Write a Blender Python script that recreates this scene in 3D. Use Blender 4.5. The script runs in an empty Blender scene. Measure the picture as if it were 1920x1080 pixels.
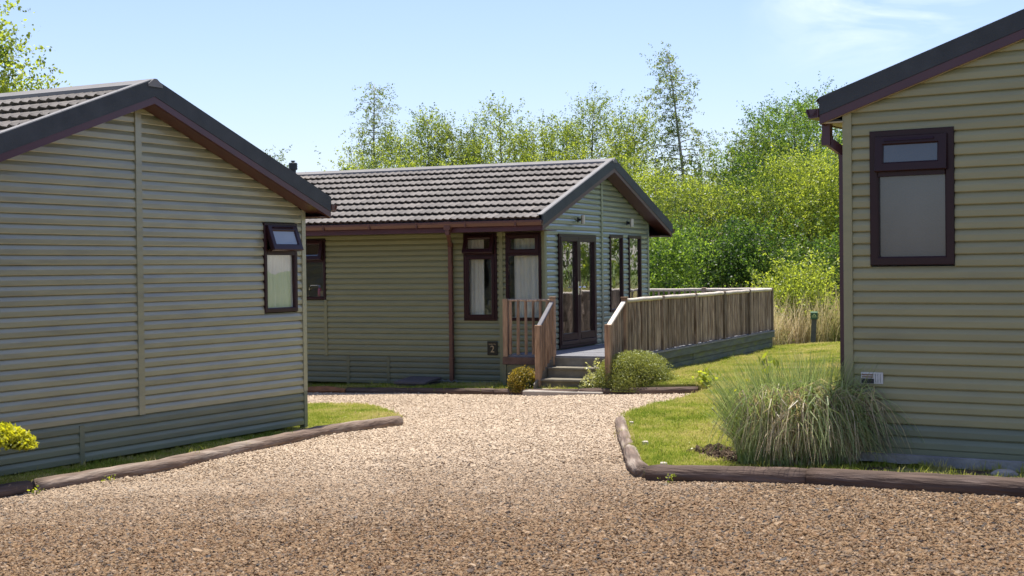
import bpy, bmesh, math, random
import numpy as np
from mathutils import Vector, Matrix
from mathutils.geometry import delaunay_2d_cdt
R_ = math.radians
random.seed(7); rng = np.random.default_rng(11)
scene = bpy.context.scene
C = scene.collection

# ------------------------------------------------------------------ camera, sky, sun, exposure
HC = 2.0                                   # camera height in world units above z = 0
FPX, PITCH, ROLL = 2656.9, -0.014277, -0.011192
def cam_axes():
    c, s, cp, sp = math.cos(ROLL), math.sin(ROLL), math.cos(PITCH), math.sin(PITCH)
    def pt(X, Y, Z): return Vector((X, Y*cp - Z*sp, Y*sp + Z*cp))
    return pt(c, 0, s), pt(-s, 0, c), pt(0, 1, 0)
right, up, fwd = cam_axes()
cam_d = bpy.data.cameras.new('camera'); cam = bpy.data.objects.new('camera', cam_d); C.objects.link(cam)
m = Matrix((right, up, -fwd)).transposed().to_4x4(); m.translation = (0, 0, HC)
cam.matrix_world = m
cam_d.sensor_width = 36; cam_d.lens = FPX/1920*36; cam_d.clip_end = 3000; cam_d.clip_start = 0.1
cam_d.dof.use_dof = True; cam_d.dof.focus_distance = 19.0; cam_d.dof.aperture_fstop = 5.0
scene.camera = cam

SUN = Vector((0.012, 0.215, 1.0)).normalized()
SUN_EL = math.asin(SUN.z); SUN_AZ = math.atan2(SUN.x, SUN.y)
world = bpy.data.worlds.new('World'); scene.world = world; world.use_nodes = True
wn = world.node_tree; wn.nodes.clear()
def N(nt, t, **kw):
    n = nt.nodes.new(t)
    for k, v in kw.items(): setattr(n, k, v)
    return n
wo = N(wn, 'ShaderNodeOutputWorld'); wb = N(wn, 'ShaderNodeBackground')
sky = N(wn, 'ShaderNodeTexSky', sky_type='NISHITA'); sky.sun_disc = False
sky.sun_elevation = SUN_EL; sky.sun_rotation = SUN_AZ; sky.air_density = 1.0; sky.dust_density = 0.9; sky.ozone_density = 1.6
wb.inputs['Strength'].default_value = 0.109
# wispy cirrus in the sky
tc = N(wn, 'ShaderNodeTexCoord'); mp = N(wn, 'ShaderNodeMapping')
mp.inputs['Rotation'].default_value = (0, R_(-20), R_(10)); mp.inputs['Scale'].default_value = (5.5, 5.5, 15)
nz = N(wn, 'ShaderNodeTexNoise'); nz.inputs['Scale'].default_value = 1.7; nz.inputs['Detail'].default_value = 7; nz.inputs['Roughness'].default_value = 0.55; nz.inputs['Distortion'].default_value = 0.6
cr = N(wn, 'ShaderNodeValToRGB'); cr.color_ramp.elements[0].position = 0.40; cr.color_ramp.elements[1].position = 0.64
sx = N(wn, 'ShaderNodeSeparateXYZ'); mr = N(wn, 'ShaderNodeMapRange')
mr.inputs['From Min'].default_value = 0.12; mr.inputs['From Max'].default_value = 0.19
mul = N(wn, 'ShaderNodeMath', operation='MULTIPLY'); mul2 = N(wn, 'ShaderNodeMath', operation='MULTIPLY'); mul2.inputs[1].default_value = 0.8
mix = N(wn, 'ShaderNodeMixRGB'); mix.inputs['Color2'].default_value = (7.2, 7.5, 7.9, 1)
L_ = wn.links.new
L_(tc.outputs['Generated'], mp.inputs['Vector']); L_(mp.outputs[0], nz.inputs['Vector']); L_(nz.outputs['Fac'], cr.inputs['Fac'])
L_(tc.outputs['Generated'], sx.inputs[0]); L_(sx.outputs['Z'], mr.inputs['Value']); L_(cr.outputs['Color'], mul.inputs[0]); L_(mr.outputs[0], mul.inputs[1])
L_(mul.outputs[0], mul2.inputs[0]); dist = N(wn, 'ShaderNodeVectorMath', operation='DISTANCE'); dist.inputs[1].default_value = Vector((.262, 1, .172)).normalized(); L_(tc.outputs['Generated'], dist.inputs[0])
mr2 = N(wn, 'ShaderNodeMapRange'); mr2.inputs['From Min'].default_value = 0.095; mr2.inputs['From Max'].default_value = 0.03; L_(dist.outputs['Value'], mr2.inputs['Value'])
mul3 = N(wn, 'ShaderNodeMath', operation='MULTIPLY'); L_(mul2.outputs[0], mul3.inputs[0]); L_(mr2.outputs[0], mul3.inputs[1])
tint = N(wn, 'ShaderNodeMixRGB', blend_type='MULTIPLY'); tint.inputs['Fac'].default_value = 1; tint.inputs['Color2'].default_value = (0.95, 0.925, 1.07, 1); L_(sky.outputs[0], tint.inputs['Color1'])
L_(mul3.outputs[0], mix.inputs['Fac']); L_(tint.outputs[0], mix.inputs['Color1']); L_(mix.outputs[0], wb.inputs['Color']); L_(wb.outputs[0], wo.inputs['Surface'])

sd = bpy.data.lights.new('sun', 'SUN'); sd.energy = 4.8; sd.angle = R_(0.55); sd.color = (1.0, 0.95, 0.87)
so = bpy.data.objects.new('sun', sd); C.objects.link(so); so.rotation_euler = SUN.to_track_quat('Z', 'Y').to_euler(); so.location = (0, 0, 40)
scene.view_settings.view_transform = 'Standard'; scene.view_settings.look = 'None'
scene.view_settings.gamma = 1.0; scene.view_settings.exposure = 0.82
try: scene.view_settings.use_curve_mapping = False
except Exception: pass
scene.cycles.max_bounces = 8; scene.cycles.transparent_max_bounces = 16

# ------------------------------------------------------------------ materials
MATS = {}
def mat(name, col, rough=0.6, var=0.0, vscale=3.0, spec=0.4, metallic=0.0, bump=0.0, bscale=30.0, stretch=(1, 1, 1), objvar=0.0, col2=None, c2lo=0.5, c2hi=0.7, c2scale=2.0):
    mt = bpy.data.materials.new(name); mt.use_nodes = True; nt = mt.node_tree; b = nt.nodes['Principled BSDF']
    b.inputs['Roughness'].default_value = rough; b.inputs['Metallic'].default_value = metallic
    b.inputs['Specular IOR Level'].default_value = spec; b.inputs['Base Color'].default_value = (*col, 1)
    t = N(nt, 'ShaderNodeTexCoord'); mpp = N(nt, 'ShaderNodeMapping'); mpp.inputs['Scale'].default_value = stretch
    nt.links.new(t.outputs['Object'], mpp.inputs[0]); vec = mpp.outputs[0]
    cur = None
    if col2 is not None:
        n2 = N(nt, 'ShaderNodeTexNoise'); n2.inputs['Scale'].default_value = c2scale; n2.inputs['Detail'].default_value = 6; nt.links.new(vec, n2.inputs['Vector'])
        r2 = N(nt, 'ShaderNodeMapRange'); r2.inputs['From Min'].default_value = c2lo; r2.inputs['From Max'].default_value = c2hi; nt.links.new(n2.outputs['Fac'], r2.inputs[0])
        mx = N(nt, 'ShaderNodeMixRGB'); mx.inputs['Color1'].default_value = (*col, 1); mx.inputs['Color2'].default_value = (*col2, 1)
        nt.links.new(r2.outputs[0], mx.inputs['Fac']); cur = mx.outputs[0]
    val = None
    if var:
        n1 = N(nt, 'ShaderNodeTexNoise'); n1.inputs['Scale'].default_value = vscale; n1.inputs['Detail'].default_value = 5; nt.links.new(vec, n1.inputs['Vector'])
        r1 = N(nt, 'ShaderNodeMapRange'); r1.inputs['From Min'].default_value = 0.25; r1.inputs['From Max'].default_value = 0.75
        r1.inputs['To Min'].default_value = 1-var; r1.inputs['To Max'].default_value = 1+var; nt.links.new(n1.outputs['Fac'], r1.inputs[0]); val = r1.outputs[0]
    if objvar:
        oi = N(nt, 'ShaderNodeObjectInfo'); r3 = N(nt, 'ShaderNodeMapRange'); r3.inputs['To Min'].default_value = 1-objvar; r3.inputs['To Max'].default_value = 1+objvar
        nt.links.new(oi.outputs['Random'], r3.inputs[0])
        if val is None: val = r3.outputs[0]
        else:
            mm = N(nt, 'ShaderNodeMath', operation='MULTIPLY'); nt.links.new(val, mm.inputs[0]); nt.links.new(r3.outputs[0], mm.inputs[1]); val = mm.outputs[0]
    if val is not None:
        hv = N(nt, 'ShaderNodeHueSaturation'); nt.links.new(val, hv.inputs['Value'])
        if cur is not None: nt.links.new(cur, hv.inputs['Color'])
        else: hv.inputs['Color'].default_value = (*col, 1)
        cur = hv.outputs[0]
    if cur is not None: nt.links.new(cur, b.inputs['Base Color'])
    if bump:
        nb = N(nt, 'ShaderNodeTexNoise'); nb.inputs['Scale'].default_value = bscale; nb.inputs['Detail'].default_value = 6; nt.links.new(vec, nb.inputs['Vector'])
        bp = N(nt, 'ShaderNodeBump'); bp.inputs['Strength'].default_value = bump; bp.inputs['Distance'].default_value = 0.02
        nt.links.new(nb.outputs['Fac'], bp.inputs['Height']); nt.links.new(bp.outputs[0], b.inputs['Normal'])
    MATS[name] = mt
    return mt
paintL = mat('olive_beige_paint', (0.290, 0.282, 0.180), 0.28, 0.10, 2.2, bump=0.10, bscale=22, stretch=(1, 1, 6), objvar=0.06, col2=(0.238, 0.234, 0.162), c2lo=0.5, c2hi=0.72, c2scale=1.6)
paintM = mat('sage_olive_paint', (0.218, 0.218, 0.118), 0.36, 0.06, 2.0, bump=0.06, bscale=22, stretch=(1, 1, 6), objvar=0.05)
paintMg = mat('sage_green_wall', (0.225, 0.252, 0.170), 0.24, 0.08, 2.0, bump=0.06, bscale=22, stretch=(1, 1, 6), objvar=0.05)  # greener, lighter copy of the long wall colour, for the gable side
paintR = mat('olive_tan_paint', (0.298, 0.274, 0.146), 0.34, 0.06, 2.0, bump=0.08, bscale=22, stretch=(1, 1, 6), objvar=0.05, col2=(0.268, 0.248, 0.138), c2lo=0.52, c2hi=0.7, c2scale=1.3)
skirtL = mat('dark_green_skirt_paint', (0.180, 0.192, 0.122), 0.40, 0.12, 2.0, bump=0.08, bscale=22, stretch=(1, 1, 6), objvar=0.08)
for m_ in (paintL, paintMg):
    bs_ = m_.node_tree.nodes['Principled BSDF']; bs_.inputs['Coat Weight'].default_value = 0.5; bs_.inputs['Coat IOR'].default_value = 1.75; bs_.inputs['Coat Roughness'].default_value = 0.22
skirtM = mat('mid_green_skirt_paint', (0.148, 0.154, 0.092), 0.42, 0.10, 2.0, bump=0.08, bscale=22, stretch=(1, 1, 6), objvar=0.08)
maroon = mat('maroon_pvc', (0.027, 0.008, 0.010), 0.36, 0.10, 4, spec=0.28)
maroonF = mat('maroon_fascia', (0.070, 0.022, 0.030), 0.35, 0.14, 3, spec=0.5, stretch=(1, 1, 1))
soffitm = mat('brown_soffit', (0.075, 0.030, 0.026), 0.40, 0.15, 3)
soffitC = mat('cream_soffit', (0.46, 0.38, 0.24), 0.5, 0.08, 3)
guttm = mat('brown_gutter', (0.125, 0.055, 0.040), 0.38, 0.10, 5)
slate = mat('dark_verge_trim', (0.042, 0.045, 0.048), 0.62, 0.22, 6, bump=0.25, bscale=90)
tilem = mat('weathered_roof_tile', (0.172, 0.156, 0.140), 0.85, 0.18, 2.5, spec=0.2, bump=0.35, bscale=120, objvar=0.17, col2=(0.250, 0.216, 0.172), c2lo=0.48, c2hi=0.7, c2scale=1.6)
ridgem = mat('grey_ridge_trim', (0.20, 0.19, 0.18), 0.75, 0.12, 3, bump=0.2, bscale=90)
woodF = mat('weathered_fence_wood', (0.325, 0.240, 0.170), 0.8, 0.40, 9, spec=0.15, bump=0.4, bscale=30, stretch=(4, 4, 0.5), objvar=0.42, col2=(0.150, 0.095, 0.060), c2lo=0.5, c2hi=0.68, c2scale=4)
woodN = mat('orange_brown_post_wood', (0.35, 0.225, 0.135), 0.75, 0.3, 9, spec=0.2, bump=0.4, bscale=30, stretch=(4, 4, 0.5), objvar=0.2, col2=(0.15, 0.085, 0.05), c2lo=0.5, c2hi=0.7, c2scale=4)
railw = mat('pale_weathered_rail', (0.56, 0.49, 0.41), 0.8, 0.2, 9, spec=0.15, bump=0.3, bscale=30, stretch=(1, 1, 4), objvar=0.1)
darkrail = mat('dark_smooth_handrail', (0.12, 0.115, 0.125), 0.4, 0.15, 9)
deckm = mat('blue_grey_decking', (0.175, 0.175, 0.185), 0.6, 0.15, 6, bump=0.2, bscale=40, stretch=(1, 1, 1), objvar=0.12)
skirtw = mat('grey_green_skirt_timber', (0.125, 0.140, 0.115), 0.8, 0.25, 3, spec=0.2, bump=0.3, bscale=25, stretch=(1, 1, 5), objvar=0.15, col2=(0.15, 0.17, 0.075), c2lo=0.5, c2hi=0.66, c2scale=2.2)
stepw = mat('weathered_step_timber', (0.165, 0.145, 0.105), 0.8, 0.25, 6, bump=0.3, bscale=30, objvar=0.12, col2=(0.21, 0.195, 0.165))
beamw = mat('red_brown_beam', (0.15, 0.085, 0.058), 0.8, 0.3, 8, bump=0.3, bscale=30)
logm = mat('weathered_log', (0.155, 0.112, 0.084), 0.85, 0.40, 9, spec=0.2, bump=1.0, bscale=16, stretch=(.22, 2.2, 2.2), objvar=0.12, col2=(0.27, 0.22, 0.175), c2lo=0.5, c2hi=0.68, c2scale=5)
logd = mat('dark_brown_log', (0.098, 0.066, 0.050), 0.8, 0.45, 9, spec=0.2, bump=1.0, bscale=16, stretch=(.22, 2.2, 2.2), objvar=0.12, col2=(0.15, 0.11, 0.09), c2lo=0.56, c2hi=0.7, c2scale=6)  # darker brown than the weathered logs
splitw = mat('split_orange_wood', (0.30, 0.125, 0.05), 0.8, 0.3, 12, bump=0.5, bscale=30)
concrete = mat('rough_concrete', (0.30, 0.28, 0.25), 0.9, 0.2, 8, bump=0.9, bscale=26, col2=(0.20, 0.19, 0.18))
slabm = mat('pale_concrete_slab', (0.34, 0.30, 0.25), 0.9, 0.2, 5, bump=0.4, bscale=40)
soilm = mat('bare_soil', (0.105, 0.074, 0.048), 0.95, 0.45, 14, spec=0.1, bump=0.8, bscale=22)
terrm = mat('meadow_ground', (0.10, 0.125, 0.04), 0.9, 0.3, 0.8, spec=0.1)
lawnm = mat('lawn_soil', (0.250, 0.255, 0.070), 0.95, 0.3, 5, spec=0.1, bump=0.6, bscale=60, col2=(0.320, 0.270, 0.110), c2lo=0.5, c2hi=0.68, c2scale=1.1)
curtm = mat('cream_curtain', (0.74, 0.70, 0.62), 0.9, 0.04, 3)
netm = mat('net_curtain', (0.58, 0.58, 0.53), 0.9, 0.14, 10, stretch=(6, 6, 0.3))
intm = mat('dark_interior', (0.10, 0.095, 0.08), 0.8)
intpale = mat('pale_interior', (0.42, 0.40, 0.35), 0.8)
chrome = mat('chrome', (0.75, 0.75, 0.78), 0.15, metallic=1.0)
blackm = mat('black_metal', (0.018, 0.022, 0.026), 0.4)
lightm = mat('brushed_steel_lamp', (0.55, 0.50, 0.42), 0.35, metallic=0.6)
signm = mat('black_sign_plate', (0.016, 0.015, 0.010), 0.45, 0.1, 20)
goldm = mat('gold_lettering', (0.50, 0.36, 0.19), 0.5)
whitem = mat('white_plate', (0.62, 0.60, 0.56), 0.6, 0.15, 30)
redprint = mat('red_brown_print', (0.22, 0.09, 0.06), 0.7)
blackprint = mat('black_print', (0.045, 0.042, 0.040), 0.7, 0.3, 60)
greenpost = mat('dark_green_post', (0.105, 0.100, 0.080), 0.8, 0.2, 10)
greensign = mat('green_sign', (0.050, 0.115, 0.055), 0.5)
yelprint = mat('pale_yellow_print', (0.55, 0.60, 0.22), 0.6)
hatchm = mat('grey_inspection_cover', (0.125, 0.105, 0.098), 0.85, 0.12, 25, bump=0.3, bscale=60)
stonem = mat('pale_field_stone', (0.36, 0.32, 0.27), 0.9, 0.15, 10, bump=0.4, bscale=20)
pinkm = mat('pink_bottle_plastic', (0.50, 0.05, 0.13), 0.3); bluem = mat('blue_cap_plastic', (0.10, 0.15, 0.40), 0.3); tanm = mat('tan_sponge', (0.42, 0.27, 0.16), 0.9)
barkm = mat('grey_brown_bark', (0.17, 0.145, 0.115), 0.9, 0.3, 12, bump=0.4, bscale=20, stretch=(1, 1, 0.3))
barkb = mat('pale_birch_bark', (0.34, 0.31, 0.27), 0.8, 0.35, 6, stretch=(1, 1, 4))
cablem = mat('grey_cable', (0.20, 0.21, 0.20), 0.5)

def glass_mat(name, tint, ior=1.75, rough=0.0):
    mt = bpy.data.materials.new(name); mt.use_nodes = True; nt = mt.node_tree; nt.nodes.clear()
    o = N(nt, 'ShaderNodeOutputMaterial'); t = N(nt, 'ShaderNodeBsdfTransparent'); g = N(nt, 'ShaderNodeBsdfGlossy'); f = N(nt, 'ShaderNodeFresnel'); x = N(nt, 'ShaderNodeMixShader')
    t.inputs[0].default_value = (*tint, 1); g.inputs['Roughness'].default_value = rough; g.inputs[0].default_value = (1, 1, 1, 1)
    nt.nodes.remove(f); f = N(nt, 'ShaderNodeLayerWeight'); f.inputs['Blend'].default_value = 0.5
    pw = N(nt, 'ShaderNodeMath', operation='POWER'); pw.inputs[1].default_value = ior; ma = N(nt, 'ShaderNodeMath', operation='MULTIPLY_ADD'); ma.inputs[1].default_value = 0.93; ma.inputs[2].default_value = 0.06
    # gently wavy panes
    tcx = N(nt, 'ShaderNodeTexCoord'); n = N(nt, 'ShaderNodeTexNoise'); n.inputs['Scale'].default_value = 1.6; b = N(nt, 'ShaderNodeBump'); b.inputs['Strength'].default_value = 0.03; b.inputs['Distance'].default_value = 0.2
    nt.links.new(tcx.outputs['Object'], n.inputs['Vector']); nt.links.new(n.outputs['Fac'], b.inputs['Height']); nt.links.new(b.outputs[0], g.inputs['Normal'])
    nt.links.new(f.outputs['Facing'], pw.inputs[0]); nt.links.new(pw.outputs[0], ma.inputs[0]); nt.links.new(ma.outputs[0], x.inputs[0])
    nt.links.new(t.outputs[0], x.inputs[1]); nt.links.new(g.outputs[0], x.inputs[2]); nt.links.new(x.outputs[0], o.inputs[0])
    return mt
glass = glass_mat('double_glazing', (0.93, 0.95, 0.94), 2.3)
frost = mat('frosted_glass', (0.046, 0.048, 0.045), 0.5, 0.55, 1.1, spec=0.5, bump=0.25, bscale=70)
skypane = mat('painted_sky_glass', (0.30, 0.34, 0.38), 0.35, 0.1, 3, spec=0.6)  # pale blue of the reflected sky put into the pane colour
frost.node_tree.nodes['Principled BSDF'].inputs['Coat Weight'].default_value = 0.6; frost.node_tree.nodes['Principled BSDF'].inputs['Coat Roughness'].default_value = 0.06; frost.node_tree.nodes['Principled BSDF'].inputs['Coat IOR'].default_value = 1.9

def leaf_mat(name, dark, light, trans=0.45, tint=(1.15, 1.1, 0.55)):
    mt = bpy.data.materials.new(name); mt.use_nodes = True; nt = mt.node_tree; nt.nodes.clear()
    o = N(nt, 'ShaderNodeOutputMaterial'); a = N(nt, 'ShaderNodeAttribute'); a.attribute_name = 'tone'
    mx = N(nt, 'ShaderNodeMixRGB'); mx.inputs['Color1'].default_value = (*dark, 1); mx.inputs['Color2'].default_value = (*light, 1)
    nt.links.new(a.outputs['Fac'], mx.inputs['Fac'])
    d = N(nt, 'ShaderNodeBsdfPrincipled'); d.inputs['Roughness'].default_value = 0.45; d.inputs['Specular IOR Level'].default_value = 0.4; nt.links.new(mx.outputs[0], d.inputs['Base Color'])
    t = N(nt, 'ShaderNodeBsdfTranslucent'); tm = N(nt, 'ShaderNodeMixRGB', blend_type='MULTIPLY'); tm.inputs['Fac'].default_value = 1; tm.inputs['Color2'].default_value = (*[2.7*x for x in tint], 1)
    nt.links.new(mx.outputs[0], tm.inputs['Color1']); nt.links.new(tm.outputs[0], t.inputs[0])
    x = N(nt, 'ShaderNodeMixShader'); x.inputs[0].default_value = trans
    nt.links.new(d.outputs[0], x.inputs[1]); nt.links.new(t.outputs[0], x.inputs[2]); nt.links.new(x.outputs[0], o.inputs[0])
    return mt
leaf_willow = leaf_mat('yellow_green_leaf', (0.040, 0.074, 0.016), (0.240, 0.282, 0.052))
leaf_mid = leaf_mat('mid_green_leaf', (0.026, 0.060, 0.013), (0.155, 0.230, 0.040))
leaf_dark = leaf_mat('dark_green_leaf', (0.020, 0.050, 0.014), (0.092, 0.150, 0.032))
leaf_birch = leaf_mat('birch_leaf', (0.036, 0.066, 0.020), (0.160, 0.190, 0.046))
leaf_conifer = leaf_mat('conifer_tip', (0.024, 0.044, 0.013), (0.220, 0.240, 0.060), 0.2)
leaf_gold = leaf_mat('golden_bush_leaf', (0.045, 0.080, 0.014), (0.250, 0.175, 0.030), 0.3)
leaf_var = leaf_mat('variegated_leaf', (0.090, 0.120, 0.045), (0.420, 0.420, 0.240), 0.3)
leaf_lime = leaf_mat('lime_weed_leaf', (0.110, 0.160, 0.018), (0.300, 0.330, 0.040), 0.4)
leaf_yellow = leaf_mat('yellow_conifer_leaf', (0.110, 0.140, 0.014), (0.340, 0.340, 0.026), 0.35)
dead_mat = leaf_mat('dead_grass_blade', (0.060, 0.042, 0.022), (0.580, 0.480, 0.300), 0.25, (1.0, .95, .7))
blade_mat = leaf_mat('ornamental_grass_blade', (0.060, 0.110, 0.022), (0.400, 0.440, 0.200), 0.3, (1.0, 1.0, 0.7))

# ------------------------------------------------------------------ helpers
def tag(o, label=None, cat=None, group=None, kind=None):
    if label: o['label'] = label
    if cat: o['category'] = cat
    if group: o['group'] = group
    if kind: o['kind'] = kind
    return o
def empty(name, loc=(0, 0, 0), rz=0.0, label=None, cat=None, group=None):
    o = bpy.data.objects.new(name, None); C.objects.link(o); o.location = loc; o.rotation_euler = (0, 0, rz)
    return tag(o, label, cat, group)
class MB:
    def __init__(s): s.v = []; s.f = []
    def add(s, vs, fs):
        n = len(s.v); s.v.extend([tuple(p) for p in vs]); s.f.extend([tuple(i+n for i in f) for f in fs]); return s
    def hexa(s, p):       # 8 points: bottom 4, top 4
        return s.add(p, [(3, 2, 1, 0), (4, 5, 6, 7), (0, 1, 5, 4), (1, 2, 6, 5), (2, 3, 7, 6), (3, 0, 4, 7)])
    def box(s, x0, x1, y0, y1, z0, z1):
        return s.hexa([(x0, y0, z0), (x1, y0, z0), (x1, y1, z0), (x0, y1, z0), (x0, y0, z1), (x1, y0, z1), (x1, y1, z1), (x0, y1, z1)])
    def bar(s, a, b, w, h, upv=(0, 0, 1)):
        a, b = Vector(a), Vector(b); d = (b-a).normalized(); u = Vector(upv); sd_ = d.cross(u).normalized(); u = sd_.cross(d).normalized()
        o = [(-w/2, -h/2), (w/2, -h/2), (w/2, h/2), (-w/2, h/2)]
        p = [a+sd_*x+u*y for x, y in o]; q = [b+sd_*x+u*y for x, y in o]
        return s.add(p+q, [(0, 1, 2, 3), (7, 6, 5, 4), (0, 4, 5, 1), (1, 5, 6, 2), (2, 6, 7, 3), (3, 7, 4, 0)])
    def tube(s, pts, rad, n=8, cap=True):
        pts = [Vector(p) for p in pts]; k = len(pts)
        if not hasattr(rad, '__len__'): rad = [rad]*k
        base = len(s.v); prev = None
        for i, p in enumerate(pts):
            d = (pts[min(i+1, k-1)]-pts[max(i-1, 0)]).normalized()
            ref = Vector((0, 0, 1)) if abs(d.z) < 0.9 else Vector((1, 0, 0))
            a = d.cross(ref).normalized(); b = a.cross(d).normalized()
            for j in range(n):
                t = 2*math.pi*j/n; s.v.append(tuple(p+(a*math.cos(t)+b*math.sin(t))*rad[i]))
        for i in range(k-1):
            for j in range(n):
                j2 = (j+1) % n; s.f.append((base+i*n+j, base+i*n+j2, base+(i+1)*n+j2, base+(i+1)*n+j))
        if cap:
            s.f.append(tuple(base+j for j in range(n))[::-1]); s.f.append(tuple(base+(k-1)*n+j for j in range(n)))
        return s
    def build(s, name, mt, parent=None, smooth=False, label=None, cat=None, group=None, kind=None, fix=True, bevel=0):
        me = bpy.data.meshes.new(name); me.from_pydata(s.v, [], s.f)
        if fix or bevel:
            bm = bmesh.new(); bm.from_mesh(me)
            if bevel: bmesh.ops.bevel(bm, geom=list(bm.edges), offset=bevel, segments=1, affect='EDGES')
            bmesh.ops.recalc_face_normals(bm, faces=bm.faces); bm.to_mesh(me); bm.free()
        me.materials.append(mt)
        if smooth: me.polygons.foreach_set('use_smooth', [True]*len(me.polygons))
        o = bpy.data.objects.new(name, me); C.objects.link(o)
        if parent is not None: o.parent = parent
        return tag(o, label, cat, group, kind)
def fast_mesh(name, verts, faces_n, mt, parent=None, tone=None):
    """verts (n*k,3) with n faces of k corners each"""
    nv = len(verts); nf = nv//faces_n
    me = bpy.data.meshes.new(name); me.vertices.add(nv); me.vertices.foreach_set('co', np.asarray(verts, np.float32).ravel())
    me.loops.add(nv); me.loops.foreach_set('vertex_index', np.arange(nv, dtype=np.int32))
    me.polygons.add(nf); me.polygons.foreach_set('loop_start', np.arange(0, nv, faces_n, dtype=np.int32))
    if tone is not None:
        at = me.attributes.new('tone', 'FLOAT', 'FACE'); at.data.foreach_set('value', np.asarray(tone, np.float32))
    me.update(); me.validate(); me.materials.append(mt)
    o = bpy.data.objects.new(name, me); C.objects.link(o)
    if parent is not None: o.parent = parent
    return o

# ground level (world z) of the gravel drive
def G(x, y):
    x = min(max(x, -14), 12); y = min(max(y, -6), 34)
    return HC - 1.6277 + 0.03026*x - 0.018128*y

# ------------------------------------------------------------------ terrain, gravel, lawns
def terrain():
    xs = [-900, -400, -150, -60, -30, -20, -14, -9, -5, 0, 5, 9, 12, 16, 24, 40, 80, 200, 450, 900]
    ys = [-300, -80, -30, -12, -6, 0, 6, 12, 18, 24, 30, 34, 40, 50, 70, 120, 250, 600, 1300]
    b = MB(); n = len(xs)
    for y in ys:
        for x in xs: b.v.append((x, y, G(x, y)-0.06))
    for j in range(len(ys)-1):
        for i in range(n-1): b.f.append((j*n+i, j*n+i+1, (j+1)*n+i+1, (j+1)*n+i))
    b.build('terrain', terrm, kind='structure', fix=False)
terrain()
def region(name, poly, zf, mt, step=0.5, kind='structure'):
    px = [Vector(p) for p in poly]; xs = [p[0] for p in poly]; ys = [p[1] for p in poly]
    pts = list(px); n = len(px)
    def inside(x, y):
        c = False; j = n-1
        for i in range(n):
            if (poly[i][1] > y) != (poly[j][1] > y) and x < (poly[j][0]-poly[i][0])*(y-poly[i][1])/(poly[j][1]-poly[i][1])+poly[i][0]: c = not c
            j = i
        return c
    y = min(ys)+step/2
    while y < max(ys):
        x = min(xs)+step/2
        while x < max(xs):
            if inside(x, y): pts.append(Vector((x+random.uniform(-.1, .1)*step, y+random.uniform(-.1, .1)*step)))
            x += step
        y += step
    v, e, f, *_ = delaunay_2d_cdt(pts, [(i, (i+1) % n) for i in range(n)], [], 1, 1e-4)
    b = MB(); b.v = [(p.x, p.y, zf(p.x, p.y)) for p in v]; b.f = [tuple(q) for q in f]
    me = bpy.data.meshes.new(name); me.from_pydata(b.v, [], b.f)
    bm = bmesh.new(); bm.from_mesh(me)
    for ff in bm.faces:
        if ff.normal.z < 0: ff.normal_flip()
    # short turned-down rim so a raised sheet has a real edge
    ext = [ed for ed in bm.edges if ed.is_boundary]
    r = bmesh.ops.extrude_edge_only(bm, edges=ext)
    for g in r['geom']:
        if isinstance(g, bmesh.types.BMVert): g.co.z -= 0.12
    bm.to_mesh(me); bm.free()
    me.materials.append(mt); o = bpy.data.objects.new(name, me); C.objects.link(o); return tag(o, kind=kind), b

def gravel_material():
    mt = bpy.data.materials.new('gravel_bed'); mt.use_nodes = True; nt = mt.node_tree; b = nt.nodes['Principled BSDF']; b.inputs['Roughness'].default_value = 0.9
    t = N(nt, 'ShaderNodeTexCoord'); v = N(nt, 'ShaderNodeTexVoronoi'); v.inputs['Scale'].default_value = 42; v.inputs['Randomness'].default_value = 1
    nt.links.new(t.outputs['Object'], v.inputs['Vector'])
    sp = N(nt, 'ShaderNodeSeparateColor'); nt.links.new(v.outputs['Color'], sp.inputs[0])
    cr = N(nt, 'ShaderNodeValToRGB'); stone_ramp(cr); nt.links.new(sp.outputs[0], cr.inputs[0])
    mx = falloff_mix(nt, t.outputs['Object'], cr.outputs[0]); nt.links.new(mx, b.inputs['Base Color'])
    bp = N(nt, 'ShaderNodeBump'); bp.inputs['Strength'].default_value = 1; bp.inputs['Distance'].default_value = 0.02; bp.invert = True
    nt.links.new(v.outputs['Distance'], bp.inputs['Height']); nt.links.new(bp.outputs[0], b.inputs['Normal'])
    return mt
def stone_ramp(cr):
    e = cr.color_ramp.elements; cr.color_ramp.interpolation = 'LINEAR'
    e[0].position = 0; e[0].color = (0.040, 0.034, 0.030, 1); e[1].position = 1; e[1].color = (0.34, 0.245, 0.155, 1)
    for p, c in [(0.06, (0.062, 0.052, 0.044)), (0.13, (0.145, 0.074, 0.028)), (0.36, (0.185, 0.104, 0.043)), (0.58, (0.215, 0.132, 0.060)), (0.74, (0.125, 0.085, 0.052)), (0.90, (0.250, 0.160, 0.080))]:
        x = e.new(p); x.color = (*c, 1)
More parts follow.
